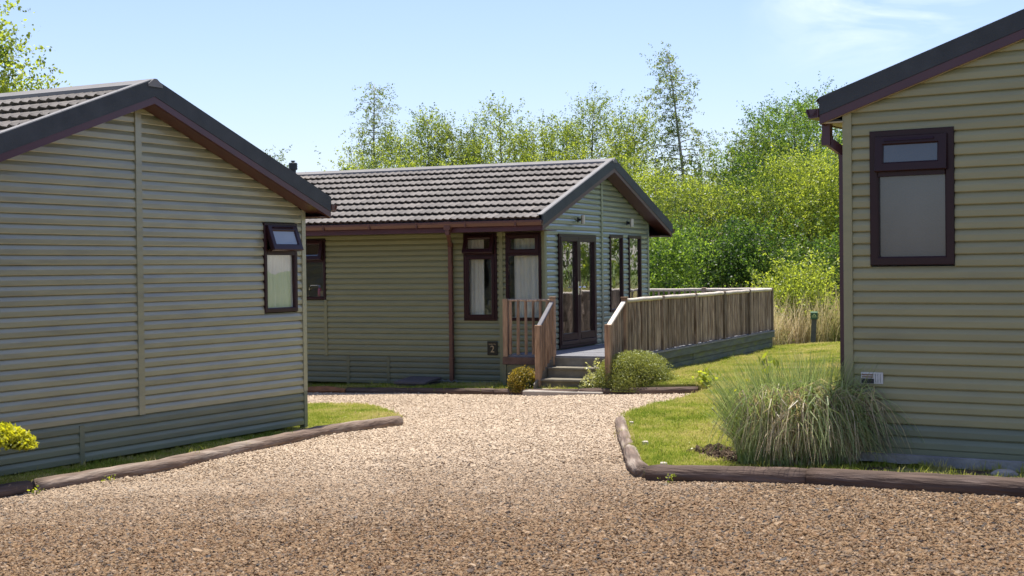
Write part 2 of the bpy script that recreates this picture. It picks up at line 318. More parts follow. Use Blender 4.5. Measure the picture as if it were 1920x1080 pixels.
def falloff_mix(nt, vec, colsock):
    """foreground shading put into the stone colour: dark near the camera, paler with distance"""
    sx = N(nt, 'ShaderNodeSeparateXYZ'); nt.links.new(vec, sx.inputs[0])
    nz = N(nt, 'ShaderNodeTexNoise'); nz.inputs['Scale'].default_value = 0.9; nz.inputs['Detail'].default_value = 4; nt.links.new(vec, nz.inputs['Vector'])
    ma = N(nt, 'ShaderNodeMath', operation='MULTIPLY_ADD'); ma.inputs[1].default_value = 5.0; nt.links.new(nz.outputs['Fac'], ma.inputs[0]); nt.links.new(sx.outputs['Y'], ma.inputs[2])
    mr = N(nt, 'ShaderNodeMapRange'); mr.interpolation_type = 'SMOOTHSTEP'; mr.inputs['From Min'].default_value = 11.6; mr.inputs['From Max'].default_value = 19.0; mr.inputs['To Min'].default_value = 0.0; mr.inputs['To Max'].default_value = 0.66  # painted falloff: darker stones in front, paler with depth
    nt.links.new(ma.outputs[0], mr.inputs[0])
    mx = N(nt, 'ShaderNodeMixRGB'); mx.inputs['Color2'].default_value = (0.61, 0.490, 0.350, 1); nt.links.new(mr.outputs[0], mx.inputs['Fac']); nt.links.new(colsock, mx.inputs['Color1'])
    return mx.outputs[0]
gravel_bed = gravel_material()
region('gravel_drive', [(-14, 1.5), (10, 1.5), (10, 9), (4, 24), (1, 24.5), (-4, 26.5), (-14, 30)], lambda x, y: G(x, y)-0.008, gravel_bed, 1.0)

sstep = lambda t: (lambda u: u*u*(3-2*u))(min(max(t, 0), 1))
lawn_r = [(1.14, 12.1), (1.26, 11.98), (2.40, 11.36), (3.1, 10.86), (3.75, 10.28), (6.2, 8.3), (9.5, 11), (11.5, 20), (10.0, 33.2), (6.1, 33.0), (5.0, 31.6), (4.6, 29), (1.9, 24.2), (1.2, 22.35), (1.86, 21.85), (2.78, 21.5), (3.05, 20.9), (2.62, 20.0), (1.95, 18.95), (1.40, 17.6), (1.36, 17.05), (1.30, 15.8), (1.22, 14)]
zl_r = lambda x, y: G(x, y) + 0.055 + 0.085*sstep((y-17)/6) + 0.015*math.sin(x*2.1+y*1.3)
lawn_l = [(-4.72, 12.6), (-4.42, 12.95), (-3.58, 14.2), (-3.06, 15.6), (-2.42, 17.15), (-1.56, 18.2), (-1.50, 18.5), (-1.67, 19.41), (-2.05, 20.9), (-2.3, 21.3), (-2.75, 21.6), (-3.3, 21.7), (-6, 22.2), (-8, 20), (-7, 13)]
zl_l = lambda x, y: G(x, y) + 0.045 + 0.012*math.sin(x*2.1+y*1.3)
lawn_m = [(-3.7, 25.55), (-1.45, 23.84), (0.30, 22.60), (0.95, 22.2), (1.4, 23.6), (0.9, 24.6), (-4, 26.9), (-7, 28), (-7.2, 27.2)]
zl_m = lambda x, y: G(x, y) + 0.06
LR, _ = region('lawn_beside_the_bed', lawn_r, zl_r, lawnm, 0.45)
LL, _ = region('lawn_beside_the_wall', lawn_l, zl_l, lawnm, 0.45)
LM, _ = region('grass_verge', lawn_m, zl_m, lawnm, 0.45)
soil, _ = region('soil_patch', [(1.62, 13.05), (1.72, 13.3), (1.95, 13.42), (2.2, 13.2), (2.5, 12.6), (2.6, 11.75), (2.0, 11.9), (1.75, 12.5)], lambda x, y: zl_r(x, y)+0.006, soilm, 0.12)
soil2, _ = region('bed_soil', [(2.55, 11.52), (3.1, 11.05), (5.6, 9.3), (5.4, 10.2), (3.2, 11.75), (2.6, 11.9)], lambda x, y: zl_r(x, y)-0.004+0.012*(math.sin(x*9)+math.sin(y*13)), soilm, 0.15)

# ------------------------------------------------------------------ instanced ground cover (stuff)
SRC = bpy.data.collections.new('scatter_sources')
def src(name, verts, faces, mt, tone=None, smooth=False):
    me = bpy.data.meshes.new(name); me.from_pydata(verts, [], faces); me.materials.append(mt)
    if smooth: me.polygons.foreach_set('use_smooth', [True]*len(me.polygons))
    if tone is not None:
        at = me.attributes.new('tone', 'FLOAT', 'FACE'); at.data.foreach_set('value', tone)
    return me
def instance_scatter(name, meshes, pts, rots, scales, picks, kind='stuff', label=None, cat=None):
    """points with rotation/scale/pick attributes; a geometry-nodes group instances the given meshes on them"""
    me = bpy.data.meshes.new(name); n = len(pts); me.vertices.add(n); me.vertices.foreach_set('co', np.asarray(pts, np.float32).ravel())
    a = me.attributes.new('rot', 'FLOAT_VECTOR', 'POINT'); a.data.foreach_set('vector', np.asarray(rots, np.float32).ravel())
    a = me.attributes.new('scl', 'FLOAT_VECTOR', 'POINT'); a.data.foreach_set('vector', np.asarray(scales, np.float32).ravel())
    a = me.attributes.new('pick', 'INT', 'POINT'); a.data.foreach_set('value', np.asarray(picks, np.int32))
    o = bpy.data.objects.new(name, me); C.objects.link(o)
    col = bpy.data.collections.new(name+'_sources')
    for i, mm in enumerate(meshes):
        so_ = bpy.data.objects.new('%s_source_%02d' % (name, i), mm); col.objects.link(so_)
    ng = bpy.data.node_groups.new(name, 'GeometryNodeTree')
    ng.interface.new_socket('Geometry', in_out='INPUT', socket_type='NodeSocketGeometry'); ng.interface.new_socket('Geometry', in_out='OUTPUT', socket_type='NodeSocketGeometry')
    gi = N(ng, 'NodeGroupInput'); go = N(ng, 'NodeGroupOutput'); ip = N(ng, 'GeometryNodeInstanceOnPoints'); ci = N(ng, 'GeometryNodeCollectionInfo')
    ci.inputs['Collection'].default_value = col; ci.inputs['Separate Children'].default_value = True; ci.inputs['Reset Children'].default_value = True
    def na(nm, ty):
        q = N(ng, 'GeometryNodeInputNamedAttribute', data_type=ty); q.inputs['Name'].default_value = nm; return q.outputs['Attribute']
    l = ng.links.new
    l(gi.outputs[0], ip.inputs['Points']); l(ci.outputs[0], ip.inputs['Instance']); ip.inputs['Pick Instance'].default_value = True
    l(na('pick', 'INT'), ip.inputs['Instance Index']); er = N(ng, 'FunctionNodeEulerToRotation'); l(na('rot', 'FLOAT_VECTOR'), er.inputs[0]); l(er.outputs[0], ip.inputs['Rotation']); l(na('scl', 'FLOAT_VECTOR'), ip.inputs['Scale'])
    l(ip.outputs[0], go.inputs[0])
    mo = o.modifiers.new('scatter', 'NODES'); mo.node_group = ng
    return tag(o, label, cat, kind=kind)
def in_poly(P, poly):
    x, y = P[:, 0], P[:, 1]; c = np.zeros(len(P), bool); j = len(poly)-1
    for i in range(len(poly)):
        xi, yi = poly[i]; xj, yj = poly[j]
        if yi != yj: c ^= ((yi > y) != (yj > y)) & (x < (xj-xi)*(y-yi)/(yj-yi)+xi)
        j = i
    return c
def sample(poly, dens, holes=()):
    p = np.array(poly); lo, hi = p.min(0), p.max(0); n = int(np.prod(hi-lo)*dens); P = lo+rng.random((n, 2))*(hi-lo); k = in_poly(P, poly)
    for h in holes: k &= ~in_poly(P, h)
    return P[k]
def visible(P, margin=0.04):
    """only the part of the ground near the photograph's field of view is covered with pieces"""
    return P[np.abs(P[:, 0]) < (0.3613+margin)*P[:, 1]+1.1]
GV = np.vectorize(G)

# stones
def stone_mat():
    mt = bpy.data.materials.new('gravel_stone'); mt.use_nodes = True; nt = mt.node_tree; b = nt.nodes['Principled BSDF']; b.inputs['Roughness'].default_value = 0.75; b.inputs['Specular IOR Level'].default_value = 0.35
    oi = N(nt, 'ShaderNodeObjectInfo'); cr = N(nt, 'ShaderNodeValToRGB'); stone_ramp(cr); nt.links.new(oi.outputs['Random'], cr.inputs[0])
    nt.links.new(falloff_mix(nt, oi.outputs['Location'], cr.outputs[0]), b.inputs['Base Color']); return mt
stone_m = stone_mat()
def stone_mesh(i):
    bm = bmesh.new(); bmesh.ops.create_icosphere(bm, subdivisions=1, radius=1)
    r = random.Random(i)
    for v in bm.verts: v.co *= r.uniform(0.68, 1.18)
    me = bpy.data.meshes.new('stone'); bm.to_mesh(me); bm.free(); me.materials.append(stone_m); return me
drive = [(-6.5, 6.5), (5.5, 6.5), (5.9, 8.35), (3.70, 10.20), (3.0, 10.74), (2.36, 11.24), (1.16, 11.84), (1.05, 12.2), (1.12, 14), (1.20, 15.8), (1.28, 17.1), (1.40, 17.62), (1.95, 18.95), (2.62, 20.0), (3.0, 20.85), (2.80, 21.40), (1.86, 21.72), (0.32, 22.5), (-1.45, 23.75), (-3.7, 25.5), (-5.5, 26.5), (-5.5, 22.1), (-3.3, 21.7), (-2.75, 21.6), (-2.3, 21.3), (-2.05, 20.9), (-1.67, 19.41), (-1.48, 18.6), (-1.44, 18.15), (-2.34, 17.06), (-3.0, 15.5), (-3.52, 14.06), (-4.36, 12.8), (-4.9, 12.2)]
near = visible(sample(drive, 7600)); near = near[near[:, 1] < 13.2]
far = visible(sample(drive, 2700)); far = far[far[:, 1] >= 13.2]
P = np.vstack([near, far]); n = len(P)
sc = np.clip(rng.lognormal(math.log(0.0080), 0.36, n), 0.005, 0.030)
scl = np.stack([sc*rng.uniform(0.9, 1.5, n), sc*rng.uniform(0.8, 1.2, n), sc*rng.uniform(0.5, 0.85, n)], 1)
scl[len(near):] *= 1.2
und = 0.012*np.sin(P[:, 0]*1.7+P[:, 1]*0.9)*np.sin(P[:, 1]*1.3)
pz = GV(P[:, 0], P[:, 1])+rng.uniform(-0.004, 0.010, n)+np.maximum(und, -0.006)
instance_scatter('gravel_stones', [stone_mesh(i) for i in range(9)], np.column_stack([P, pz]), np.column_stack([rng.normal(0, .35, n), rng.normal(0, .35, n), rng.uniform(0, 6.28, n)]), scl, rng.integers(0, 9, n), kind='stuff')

def clod_mesh(i):
    me = stone_mesh(i).copy(); me.materials.clear(); me.materials.append(soilm); return me
_P = sample([(1.66, 13.0), (1.76, 13.28), (1.95, 13.38), (2.2, 13.15), (2.5, 12.6), (2.55, 11.75), (2.0, 11.9), (1.78, 12.5)], 420); _n = len(_P); _s = rng.lognormal(math.log(.016), .5, (_n, 1))*np.array([1.2, 1, .7])
_back = np.column_stack([np.linspace(1.62, 2.3, 90), 13.0+.42*np.sin(np.linspace(.3, 2.9, 90))])+rng.normal(0, .025, (90, 2)); _P = np.vstack([_P, _back]); _s = np.vstack([_s, rng.lognormal(math.log(.026), .3, (90, 1))*np.array([1.2, 1, 1.1])]); _n = len(_P)
instance_scatter('soil_clods', [clod_mesh(i) for i in range(5)], np.column_stack([_P, [zl_r(x, y)+.008 for x, y in _P]]), rng.uniform(0, 6.28, (_n, 3)), _s, rng.integers(0, 5, _n))

# lawn grass: tufts of short blades
def grass_mat(name, a, b, c):
    mt = bpy.data.materials.new(name); mt.use_nodes = True; nt = mt.node_tree; nt.nodes.clear()
    o = N(nt, 'ShaderNodeOutputMaterial'); oi = N(nt, 'ShaderNodeObjectInfo'); nz = N(nt, 'ShaderNodeTexNoise'); nz.inputs['Scale'].default_value = 1.3; nz.inputs['Detail'].default_value = 4
    nt.links.new(oi.outputs['Location'], nz.inputs['Vector'])
    ad = N(nt, 'ShaderNodeMath', operation='MULTIPLY_ADD'); ad.inputs[1].default_value = 0.34; nt.links.new(oi.outputs['Random'], ad.inputs[0]); nt.links.new(nz.outputs['Fac'], ad.inputs[2])
    cr = N(nt, 'ShaderNodeValToRGB'); e = cr.color_ramp.elements; e[0].position = 0.46; e[0].color = (*a, 1); e[1].position = 0.86; e[1].color = (*c, 1); x = e.new(0.63); x.color = (*b, 1)
    nt.links.new(ad.outputs[0], cr.inputs[0])
    d = N(nt, 'ShaderNodeBsdfDiffuse'); t = N(nt, 'ShaderNodeBsdfTranslucent'); mx = N(nt, 'ShaderNodeMixShader'); mx.inputs[0].default_value = 0.4
    nt.links.new(cr.outputs[0], d.inputs[0]); nt.links.new(cr.outputs[0], t.inputs[0]); nt.links.new(d.outputs[0], mx.inputs[1]); nt.links.new(t.outputs[0], mx.inputs[2]); nt.links.new(mx.outputs[0], o.inputs[0]); return mt
gm_lawn = grass_mat('lawn_blade', (0.165, 0.240, 0.030), (0.370, 0.395, 0.060), (0.560, 0.470, 0.190))
gm_tall = grass_mat('tall_grass_blade', (0.220, 0.250, 0.070), (0.520, 0.440, 0.210), (0.700, 0.580, 0.360))
def tuft(i, mt, nb, rad, hmin, hmax, w, bend):
    r = random.Random(i); v = []; f = []
    for k in range(nb):
        x, y = r.gauss(0, rad), r.gauss(0, rad); h = r.uniform(hmin, hmax); a = r.uniform(0, 6.28); dx, dy = math.cos(a)*bend*h, math.sin(a)*bend*h
        px_, py_ = -math.sin(a)*w/2, math.cos(a)*w/2; n0 = len(v)
        v += [(x-px_, y-py_, -0.01), (x+px_, y+py_, -0.01), (x+px_*.8+dx*.35, y+py_*.8+dy*.35, h*.6), (x-px_*.8+dx*.35, y-py_*.8+dy*.35, h*.6), (x+dx, y+dy, h)]
        f += [(n0, n0+1, n0+2, n0+3), (n0+3, n0+2, n0+4)]
    return src('tuft', v, f, mt)
def lawn_scatter(name, poly, zf, dens, meshes, smin, smax, holes=()):
    P = visible(sample(poly, dens, holes)); n = len(P); z = np.array([zf(x, y) for x, y in P]); s = rng.uniform(smin, smax, n)
    return instance_scatter(name, meshes, np.column_stack([P, z]), np.column_stack([rng.normal(0, .12, n), rng.normal(0, .12, n), rng.uniform(0, 6.28, n)]), np.column_stack([s, s, s*rng.uniform(.7, 1.2, n)]), rng.integers(0, len(meshes), n))
lt = [tuft(i, gm_lawn, 16, 0.035, 0.018, 0.045, 0.006, 0.6) for i in range(4)]
soil_poly = [(1.65, 13.05), (1.75, 13.3), (1.95, 13.38), (2.2, 13.15), (2.5, 12.6), (2.6, 11.75), (2.0, 11.95), (1.78, 12.5)]
lawn_scatter('lawn_grass', lawn_r, zl_r, 430, lt, 0.8, 1.3, (soil_poly, [(2.55, 11.45), (3.1, 11.1), (5.6, 9.5), (5.5, 10.2), (3.2, 11.7)]))
lawn_scatter('lawn_grass', lawn_l, zl_l, 520, lt, 0.8, 1.25)
lawn_scatter('lawn_grass', lawn_m, zl_m, 520, lt, 0.9, 1.5)
et = [tuft(20+i, gm_lawn, 12, 0.03, 0.04, 0.11, 0.007, 0.55) for i in range(4)]
def edge_grass(lines, zf, per_m, spread):
    Pl = []
    for ln in lines:
        for a, b_ in zip(ln[:-1], ln[1:]):
            a, b_ = np.array(a), np.array(b_); k = int(np.linalg.norm(b_-a)*per_m)+1
            Pl.append(a+(b_-a)*rng.random((k, 1))+rng.normal(0, spread, (k, 2)))
    P = np.vstack(Pl); n = len(P); s_ = rng.lognormal(-.42, .22, n)
    instance_scatter('edge_grass', et, np.column_stack([P, [zf(x, y) for x, y in P]]), np.column_stack([rng.normal(0, .2, n), rng.normal(0, .2, n), rng.uniform(0, 6.28, n)]), np.column_stack([s_, s_, s_]), rng.integers(0, 4, n))
edge_grass([[(-4.80, 13.35), (-2.55, 17.55)], [(-4.25, 13.2), (-3.45, 14.4), (-2.3, 17.3), (-1.5, 18.3)]], zl_l, 24, .03)
edge_grass([[(1.2, 12.05), (2.4, 11.45), (3.1, 10.93), (5.0, 9.4)], [(1.2, 12.2), (1.22, 14), (1.38, 17.2)], [(3.0, 11.75), (5.2, 10.3)], [(2.3, 23.9), (5.9, 31.5)]], zl_r, 30, .035)
edge_grass([[(-3.5, 25.5), (-.3, 23.1), (.9, 22.35)], [(-3.7, 26.0), (.3, 24.2)]], zl_m, 34, .04)
tt = [tuft(40+i, gm_tall, 14, 0.07, 0.35, 0.95, 0.011, 0.4) for i in range(5)]
tall_poly = [(5.9, 33.2), (6.9, 34.0), (8.2, 34.1), (10.5, 33.4), (14, 36), (13, 42), (5, 41), (4.6, 34.6)]
lawn_scatter('tall_grass', tall_poly, lambda x, y: G(x, y)-0.06, 85, tt, 0.9, 1.7)

# ------------------------------------------------------------------ lodges
class Lodge:
    def __init__(s, P0, ang, zb, label):
        s.zb = zb; s.root = empty('holiday_lodge', (P0[0], P0[1], HC+zb), ang, label, 'lodge', 'timber lodges around the gravel drive')
        s.M = Matrix.Translation((P0[0], P0[1], HC+zb)) @ Matrix.Rotation(ang, 4, 'Z')
    # wall coordinates: s along the wall, o outwards, z relative to the camera height
    def gable(s, a, o, z): return (a, -o, z-s.zb)
    def side(s, a, o, z): return (-o, a, z-s.zb)
    def rside(s, xw): return lambda a, o, z: (xw+o, a, z-s.zb)
    def W(s, p): return s.M @ Vector(p)
PROF = [(-0.004, 0.003), (0.0145, 0.000), (0.0190, 0.007), (0.0190, 0.050), (0.0172, 0.058), (0.0050, 0.084), (0.0005, 0.0925), (-0.005, 0.0945), (-0.005, 0.1005)]
def cladding(lodge, name, F, zlines, rng_s, openings, splits, mt, mts=None, zcut=-99, as_boards=True, skirt_splits=(), label=None):
    """lapped boards: one object per board, on a backing sheet that is the wall part"""
    back = MB(); segs = []
    for z0 in zlines:
        z1 = z0+0.1; zm = z0+0.05
        a0, a1 = rng_s(z0); b0, b1 = rng_s(z1)
        if a1-a0 < 0.02: continue
        if b1-b0 < 0.02: b0 = b1 = (a0+a1)/2
        sk = zm < zcut
        cuts = [c for c in (skirt_splits if sk else splits) if a0 < c < a1]
        marks = [(a0, b0)]+[(c, c) for c in cuts]+[(a1, b1)]
        iv = [(marks[i], marks[i+1]) for i in range(len(marks)-1)]
        for s0, s1, oz0, oz1 in openings:
            if oz0+0.02 < zm < oz1-0.02:
                new = []
                for (l, r) in iv:
                    if r[0] <= s0 or l[0] >= s1: new.append((l, r)); continue
                    if l[0] < s0: new.append((l, (s0, s0)))
                    if r[0] > s1: new.append(((s1, s1), r))
                iv = new
        for (l, r) in iv: segs.append((z0, l, r, sk))
    for z0, l, r, sk in segs:
        back.add([F(l[0], -0.012, z0), F(r[0], -0.012, z0), F(r[1], -0.012, z0+0.1), F(l[1], -0.012, z0+0.1)], [(0, 1, 2, 3)])
    wall = back.build(name, mt, lodge.root, fix=False)
    joined = MB(); jsk = MB()
    for z0, l, r, sk in segs:
        b = MB() if as_boards else (jsk if sk else joined)
        vs = []; e = 0.0015
        dz = random.uniform(-.0012, .0012); tl = random.uniform(-.0015, .0015)
        for (o, dzp) in PROF:
            t = dzp/0.1005
            vs.append(F(l[0]+(l[1]-l[0])*t+e, o, z0+dzp+dz)); vs.append(F(r[0]+(r[1]-r[0])*t-e, o+tl, z0+dzp+dz))
        b.add(vs, [(2*i, 2*i+1, 2*i+3, 2*i+2) for i in range(len(PROF)-1)])
        if as_boards: b.build('board', (mts if sk else mt), wall, fix=False)
    if not as_boards:
        if joined.v: joined.build('cladding', mt, wall, fix=False, kind='stuff')
        if jsk.v: jsk.build('skirt_cladding', mts, wall, fix=False, kind='stuff')
    return wall
def strip(lodge, name, F, s0, s1, z0, z1, o0, o1, mt, parent=None, s0t=None, s1t=None):
    s0t = s0 if s0t is None else s0t; s1t = s1 if s1t is None else s1t
    b = MB().hexa([F(s0, o0, z0), F(s1, o0, z0), F(s1, o1, z0), F(s0, o1, z0), F(s0t, o0, z1), F(s1t, o0, z1), F(s1t, o1, z1), F(s0t, o1, z1)])
    return b.build(name, mt, parent or lodge.root)
def ring(b, F, s0, s1, z0, z1, w, o0, o1, ch=0.012):
    """rectangular frame with a chamfered inner edge"""
    def q(sa, za, o): return F(sa, o, za)
    outer = [(s0, z0), (s1, z0), (s1, z1), (s0, z1)]; inner = [(s0+w, z0+w), (s1-w, z0+w), (s1-w, z1-w), (s0+w, z1-w)]; mid = [(s0+w-ch, z0+w-ch), (s1-w+ch, z0+w-ch), (s1-w+ch, z1-w+ch), (s0+w-ch, z1-w+ch)]
    loops = [[q(*p, o0) for p in outer], [q(*p, o1-0.006) for p in outer], [q(p[0]+(0.006 if p[0] == s0 else -0.006), p[1]+(0.006 if p[1] == z0 else -0.006), o1) for p in outer], [q(*p, o1) for p in mid], [q(*p, o1-ch) for p in inner], [q(*p, o0) for p in inner]]
    n = len(b.v)
    for lp in loops: b.v.extend(lp)
    for k in range(len(loops)):
        k2 = (k+1) % len(loops)
        for i in range(4):
            i2 = (i+1) % 4; b.f.append((n+k*4+i, n+k*4+i2, n+k2*4+i2, n+k2*4+i))
def window(lodge, F, s0, s1, z0, z1, zt=None, vent=None, gmat=glass, o=0.036, w=0.055, label=None, trickle=False, casement=False, vo=None):
    b = MB(); ring(b, F, s0, s1, z0, z1, w, -0.05, o)
    if zt is not None: b.hexa([F(s0+w, -.05, zt-.03), F(s1-w, -.05, zt-.03), F(s1-w, o-.003, zt-.03), F(s0+w, o-.003, zt-.03), F(s0+w, -.05, zt+.03), F(s1-w, -.05, zt+.03), F(s1-w, o-.003, zt+.03), F(s0+w, o-.003, zt+.03)])
    win = b.build('window', maroon, lodge.root, label=label)
    ztop = (zt-.03) if zt is not None else z1-w
    def pane(name, F2, a0, a1, c0, c1, oo, g):
        MB().hexa([F2(a0, oo-.008, c0), F2(a1, oo-.008, c0), F2(a1, oo, c0), F2(a0, oo, c0), F2(a0, oo-.008, c1), F2(a1, oo-.008, c1), F2(a1, oo, c1), F2(a0, oo, c1)]).build(name, g, win)
    if casement:
        cb = MB(); ring(cb, F, s0+w-.012, s1-w+.012, z0+w-.012, ztop+.012, .065, 0.0, o+.014); cb.build('casement_sash', maroon, win)
        pane('pane', F, s0+w+.045, s1-w-.045, z0+w+.045, ztop-.045, 0.012, gmat)
    else: pane('pane', F, s0+w-.01, s1-w+.01, z0+w-.01, ztop+.01, 0.0, gmat)
    if zt is not None:
        ang = vent or 0.0; zh = z1-w+.022; oh = o-.004
        def FV(a, oo, z):
            dz = z-zh; do = oo-oh
            return F(a, oh+do*math.cos(ang)-dz*math.sin(ang), zh+dz*math.cos(ang)+do*math.sin(ang))
        sb = MB(); ring(sb, FV, s0+w-.022, s1-w+.022, zt+.008, zh, .075, oh-.028, oh+.026); sb.build('vent_sash', maroon, win)
        pane('vent_pane', FV, s0+w+.045, s1-w-.045, zt+.075, zh-.066, oh+.008, vo or gmat)
        if vent and vent > 0.1:     # pale reveal and stay seen beside the open sash
            st = MB().bar(FV(s0+w+.0, oh-.02, zt+.015), FV(s1-w-.0, oh-.02, zt+.015), .012, .008); st.build('stay_bar', whitem, win)
            for sd_ in (s0+w-.004, s1-w+.004):
                k = 0.012 if sd_ < (s0+s1)/2 else -0.012
                MB().bar(FV(sd_+k, oh-.034, zt+.03), FV(sd_+k, oh-.034, zh-.05), .010, .012).build('sash_edge', whitem, win)
        if trickle:
            sm = (s0+s1)/2
            MB().hexa([FV(s0+w+.06, oh+.026, zh-.044), FV(s1-w-.08, oh+.026, zh-.044), FV(s1-w-.08, oh+.04, zh-.044), FV(s0+w+.06, oh+.04, zh-.044), FV(s0+w+.06, oh+.026, zh-.024), FV(s1-w-.08, oh+.026, zh-.024), FV(s1-w-.08, oh+.034, zh-.024), FV(s0+w+.06, oh+.034, zh-.024)]).build('trickle_vent', maroon, win)
    return win
def curtain(lodge, F, s0, s1, z0, z1, o, mt, waves, amp, label):
    b = MB(); n = waves*8; ph = random.random()*6
    for i in range(n+1):
        t = i/n; s_ = s0+(s1-s0)*t; w = amp*math.sin(t*waves*2*math.pi+ph)+amp*.4*math.sin(t*waves*4.7+ph*2)
        b.v += [tuple(lodge.W(F(s_, o+w, z0))), tuple(lodge.W(F(s_, o+w*.6, z1)))]
    b.f = [(2*i, 2*i+2, 2*i+3, 2*i+1) for i in range(n)]
    return b.build('curtain', mt, smooth=True, fix=False, label=label, cat='curtain', group='curtains behind the lodge windows')

# one interlocking roof tile (two waves wide), shared by every tile object
TW, TL = 0.27, 0.405
def tile_mesh():
    nx = 12; v = []; f = []
    def prof(t): return 0.010*math.cos(t*4*math.pi)+0.0055*math.cos(t*8*math.pi+0.9)
    for i in range(nx+1):
        t = i/nx; x = t*TW*1.004; h = prof(t)
        v += [(x, 0.045, 0.004+h), (x, -0.02, 0.066+h), (x, 0.010, 0.073+h), (x, TL+0.0, 0.018+h*0.9)]
    for i in range(nx):
        a = 4*i; c = a+4
        f += [(a, c, c+1, a+1), (a+1, c+1, c+2, a+2), (a+2, c+2, c+3, a+3)]
    me = bpy.data.meshes.new('roof_tile'); me.from_pydata(v, [], f); me.materials.append(tilem); return me
TILE = tile_mesh()
def lodge_roof(lodge, xc, apex, k, el, er, y0, y1, left_tiles, tile_y1, fas, cap, sof_mat, base_k=None, gutters=(True, True), cap_mat=slate, fas_mat=maroonF):
    """xc ridge position, apex height, k slope; el/er eave positions, y0..y1 from the front verge to the back verge"""
    Z = lambda x: apex-k*abs(x-xc)-lodge.zb
    th = math.atan(k); c, s_ = math.cos(th), math.sin(th)
    deep = cap+fas
    # roof structure: one slab per slope, kept inside the verge boards
    b = MB()
    for x0 in (el, er):
        sg = 1 if x0 > xc else -1
        xi = x0-sg*0.03
        b.hexa([(xi, y0+.03, Z(xi)-.13), (xc, y0+.03, Z(xc)-.13), (xc, y1-.03, Z(xc)-.13), (xi, y1-.03, Z(xi)-.13), (xi, y0+.03, Z(xi)-.055), (xc, y0+.03, Z(xc)-.055), (xc, y1-.03, Z(xc)-.055), (xi, y1-.03, Z(xi)-.055)])
    roof = b.build('roof', slate, lodge.root, fix=False)
    # tiles
    ncourse = int(math.ceil(((xc-el)/c-0.06)/TL))
    def tmat(x, y, left):
        if left: R3 = Matrix(((0, c, -s_), (-1, 0, 0), (0, s_, c)))
        else: R3 = Matrix(((0, -c, s_), (1, 0, 0), (0, s_, c)))
        mm = R3.to_4x4(); mm.translation = (x, y, Z(x)-.055); return mm
    bulkv, bulkf = [], []
    for side in ('left', 'right'):
        left = side == 'left'; e = el if left else er
        for j in range(ncourse):
            d = j*TL-0.01; x = e+(d*c if left else -d*c)
            if abs(x-xc) < 0.2: continue
            ny = int((y1-y0-0.1)/TW)
            for i in range(ny):
                y = y0+0.06+i*TW+(TW if left else 0)
                mm = tmat(x, y, left)
                if left and left_tiles and y-TW < tile_y1:
                    o = bpy.data.objects.new('tile', TILE); C.objects.link(o); o.parent = roof; o.matrix_local = mm @ Matrix.Rotation(random.uniform(-.006, .006), 4, 'X')
                else:
                    n = len(bulkv); bulkv += [tuple(mm @ v.co) for v in TILE.vertices]; bulkf += [tuple(q+n for q in p.vertices) for p in TILE.polygons]
    bb = MB(); bb.v = bulkv; bb.f = bulkf; bb.build('roof_tiles', tilem, roof, fix=False, kind='stuff')
    # ridge cap
    b = MB(); w, h = 0.13, 0.05
    for (ww, t0, t1) in ((0.105, 0.055, 0.075),):
        prof = [(-ww, -k*ww+t0-.03), (-ww, -k*ww+t0), (-.02, t1), (.02, t1), (ww, -k*ww+t0), (ww, -k*ww+t0-.03)]
        n = len(b.v)
        for y in (y0-.012, y1): b.v += [(xc+px_, y, apex-lodge.zb+pz_-.045) for px_, pz_ in prof]
        m_ = len(prof); b.f += [(n+i, n+i+1, n+m_+i+1, n+m_+i) for i in range(m_-1)]+[tuple(range(n, n+m_))]
    b.build('ridge_cap', ridgem, roof)
    b = MB()
    for sg in (-1, 1):
        for (d0, d1, hh) in ((0.125, 0.150, .042),):
            b.hexa([(xc+sg*d0, y0+.02, Z(xc+d0)+hh-.06), (xc+sg*d1, y0+.02, Z(xc+d1)+hh-.06), (xc+sg*d1, y1-.02, Z(xc+d1)+hh-.06), (xc+sg*d0, y1-.02, Z(xc+d0)+hh-.06), (xc+sg*d0, y0+.02, Z(xc+d0)+hh-.02), (xc+sg*d1, y0+.02, Z(xc+d1)+hh-.02), (xc+sg*d1, y1-.02, Z(xc+d1)+hh-.02), (xc+sg*d0, y1-.02, Z(xc+d0)+hh-.02)])
    b.build('ridge_batten', ridgem, roof)
    # verge trim and bargeboards, front and back
    for (yo, yi, front) in ((y0, y0+.022, True), (y1, y1-.022, False)):
        for x0 in (el, er):
            sg = 1 if x0 > xc else -1
            def slab(za, zb_, ya, yb, xe=x0):
                return MB().hexa([(xe, ya, Z(xe)-za), (xc, ya, Z(xc)-za), (xc, yb, Z(xc)-za), (xe, yb, Z(xe)-za), (xe, ya, Z(xe)-zb_), (xc, ya, Z(xc)-zb_), (xc, yb, Z(xc)-zb_), (xe, yb, Z(xe)-zb_)])
            slab(cap, -.030, yo, yi).build('verge_trim', cap_mat, roof)
            slab(-.020, -.034, yi, yi+(.085 if front else -.085)).build('verge_flashing', ridgem, roof)
            slab(deep, cap+.002, yo+(.006 if front else -.006), yi+(.004 if front else -.004)).build('bargeboard', fas_mat, roof)
            # sloping soffit under the gable overhang
            yw = -0.03 if front else y1-.25
            if abs(yw-yi) > .02: slab(deep+.004, deep-.010, yi+(.005 if front else -.005), yw).build('soffit', sof_mat, roof)
    return roof, Z
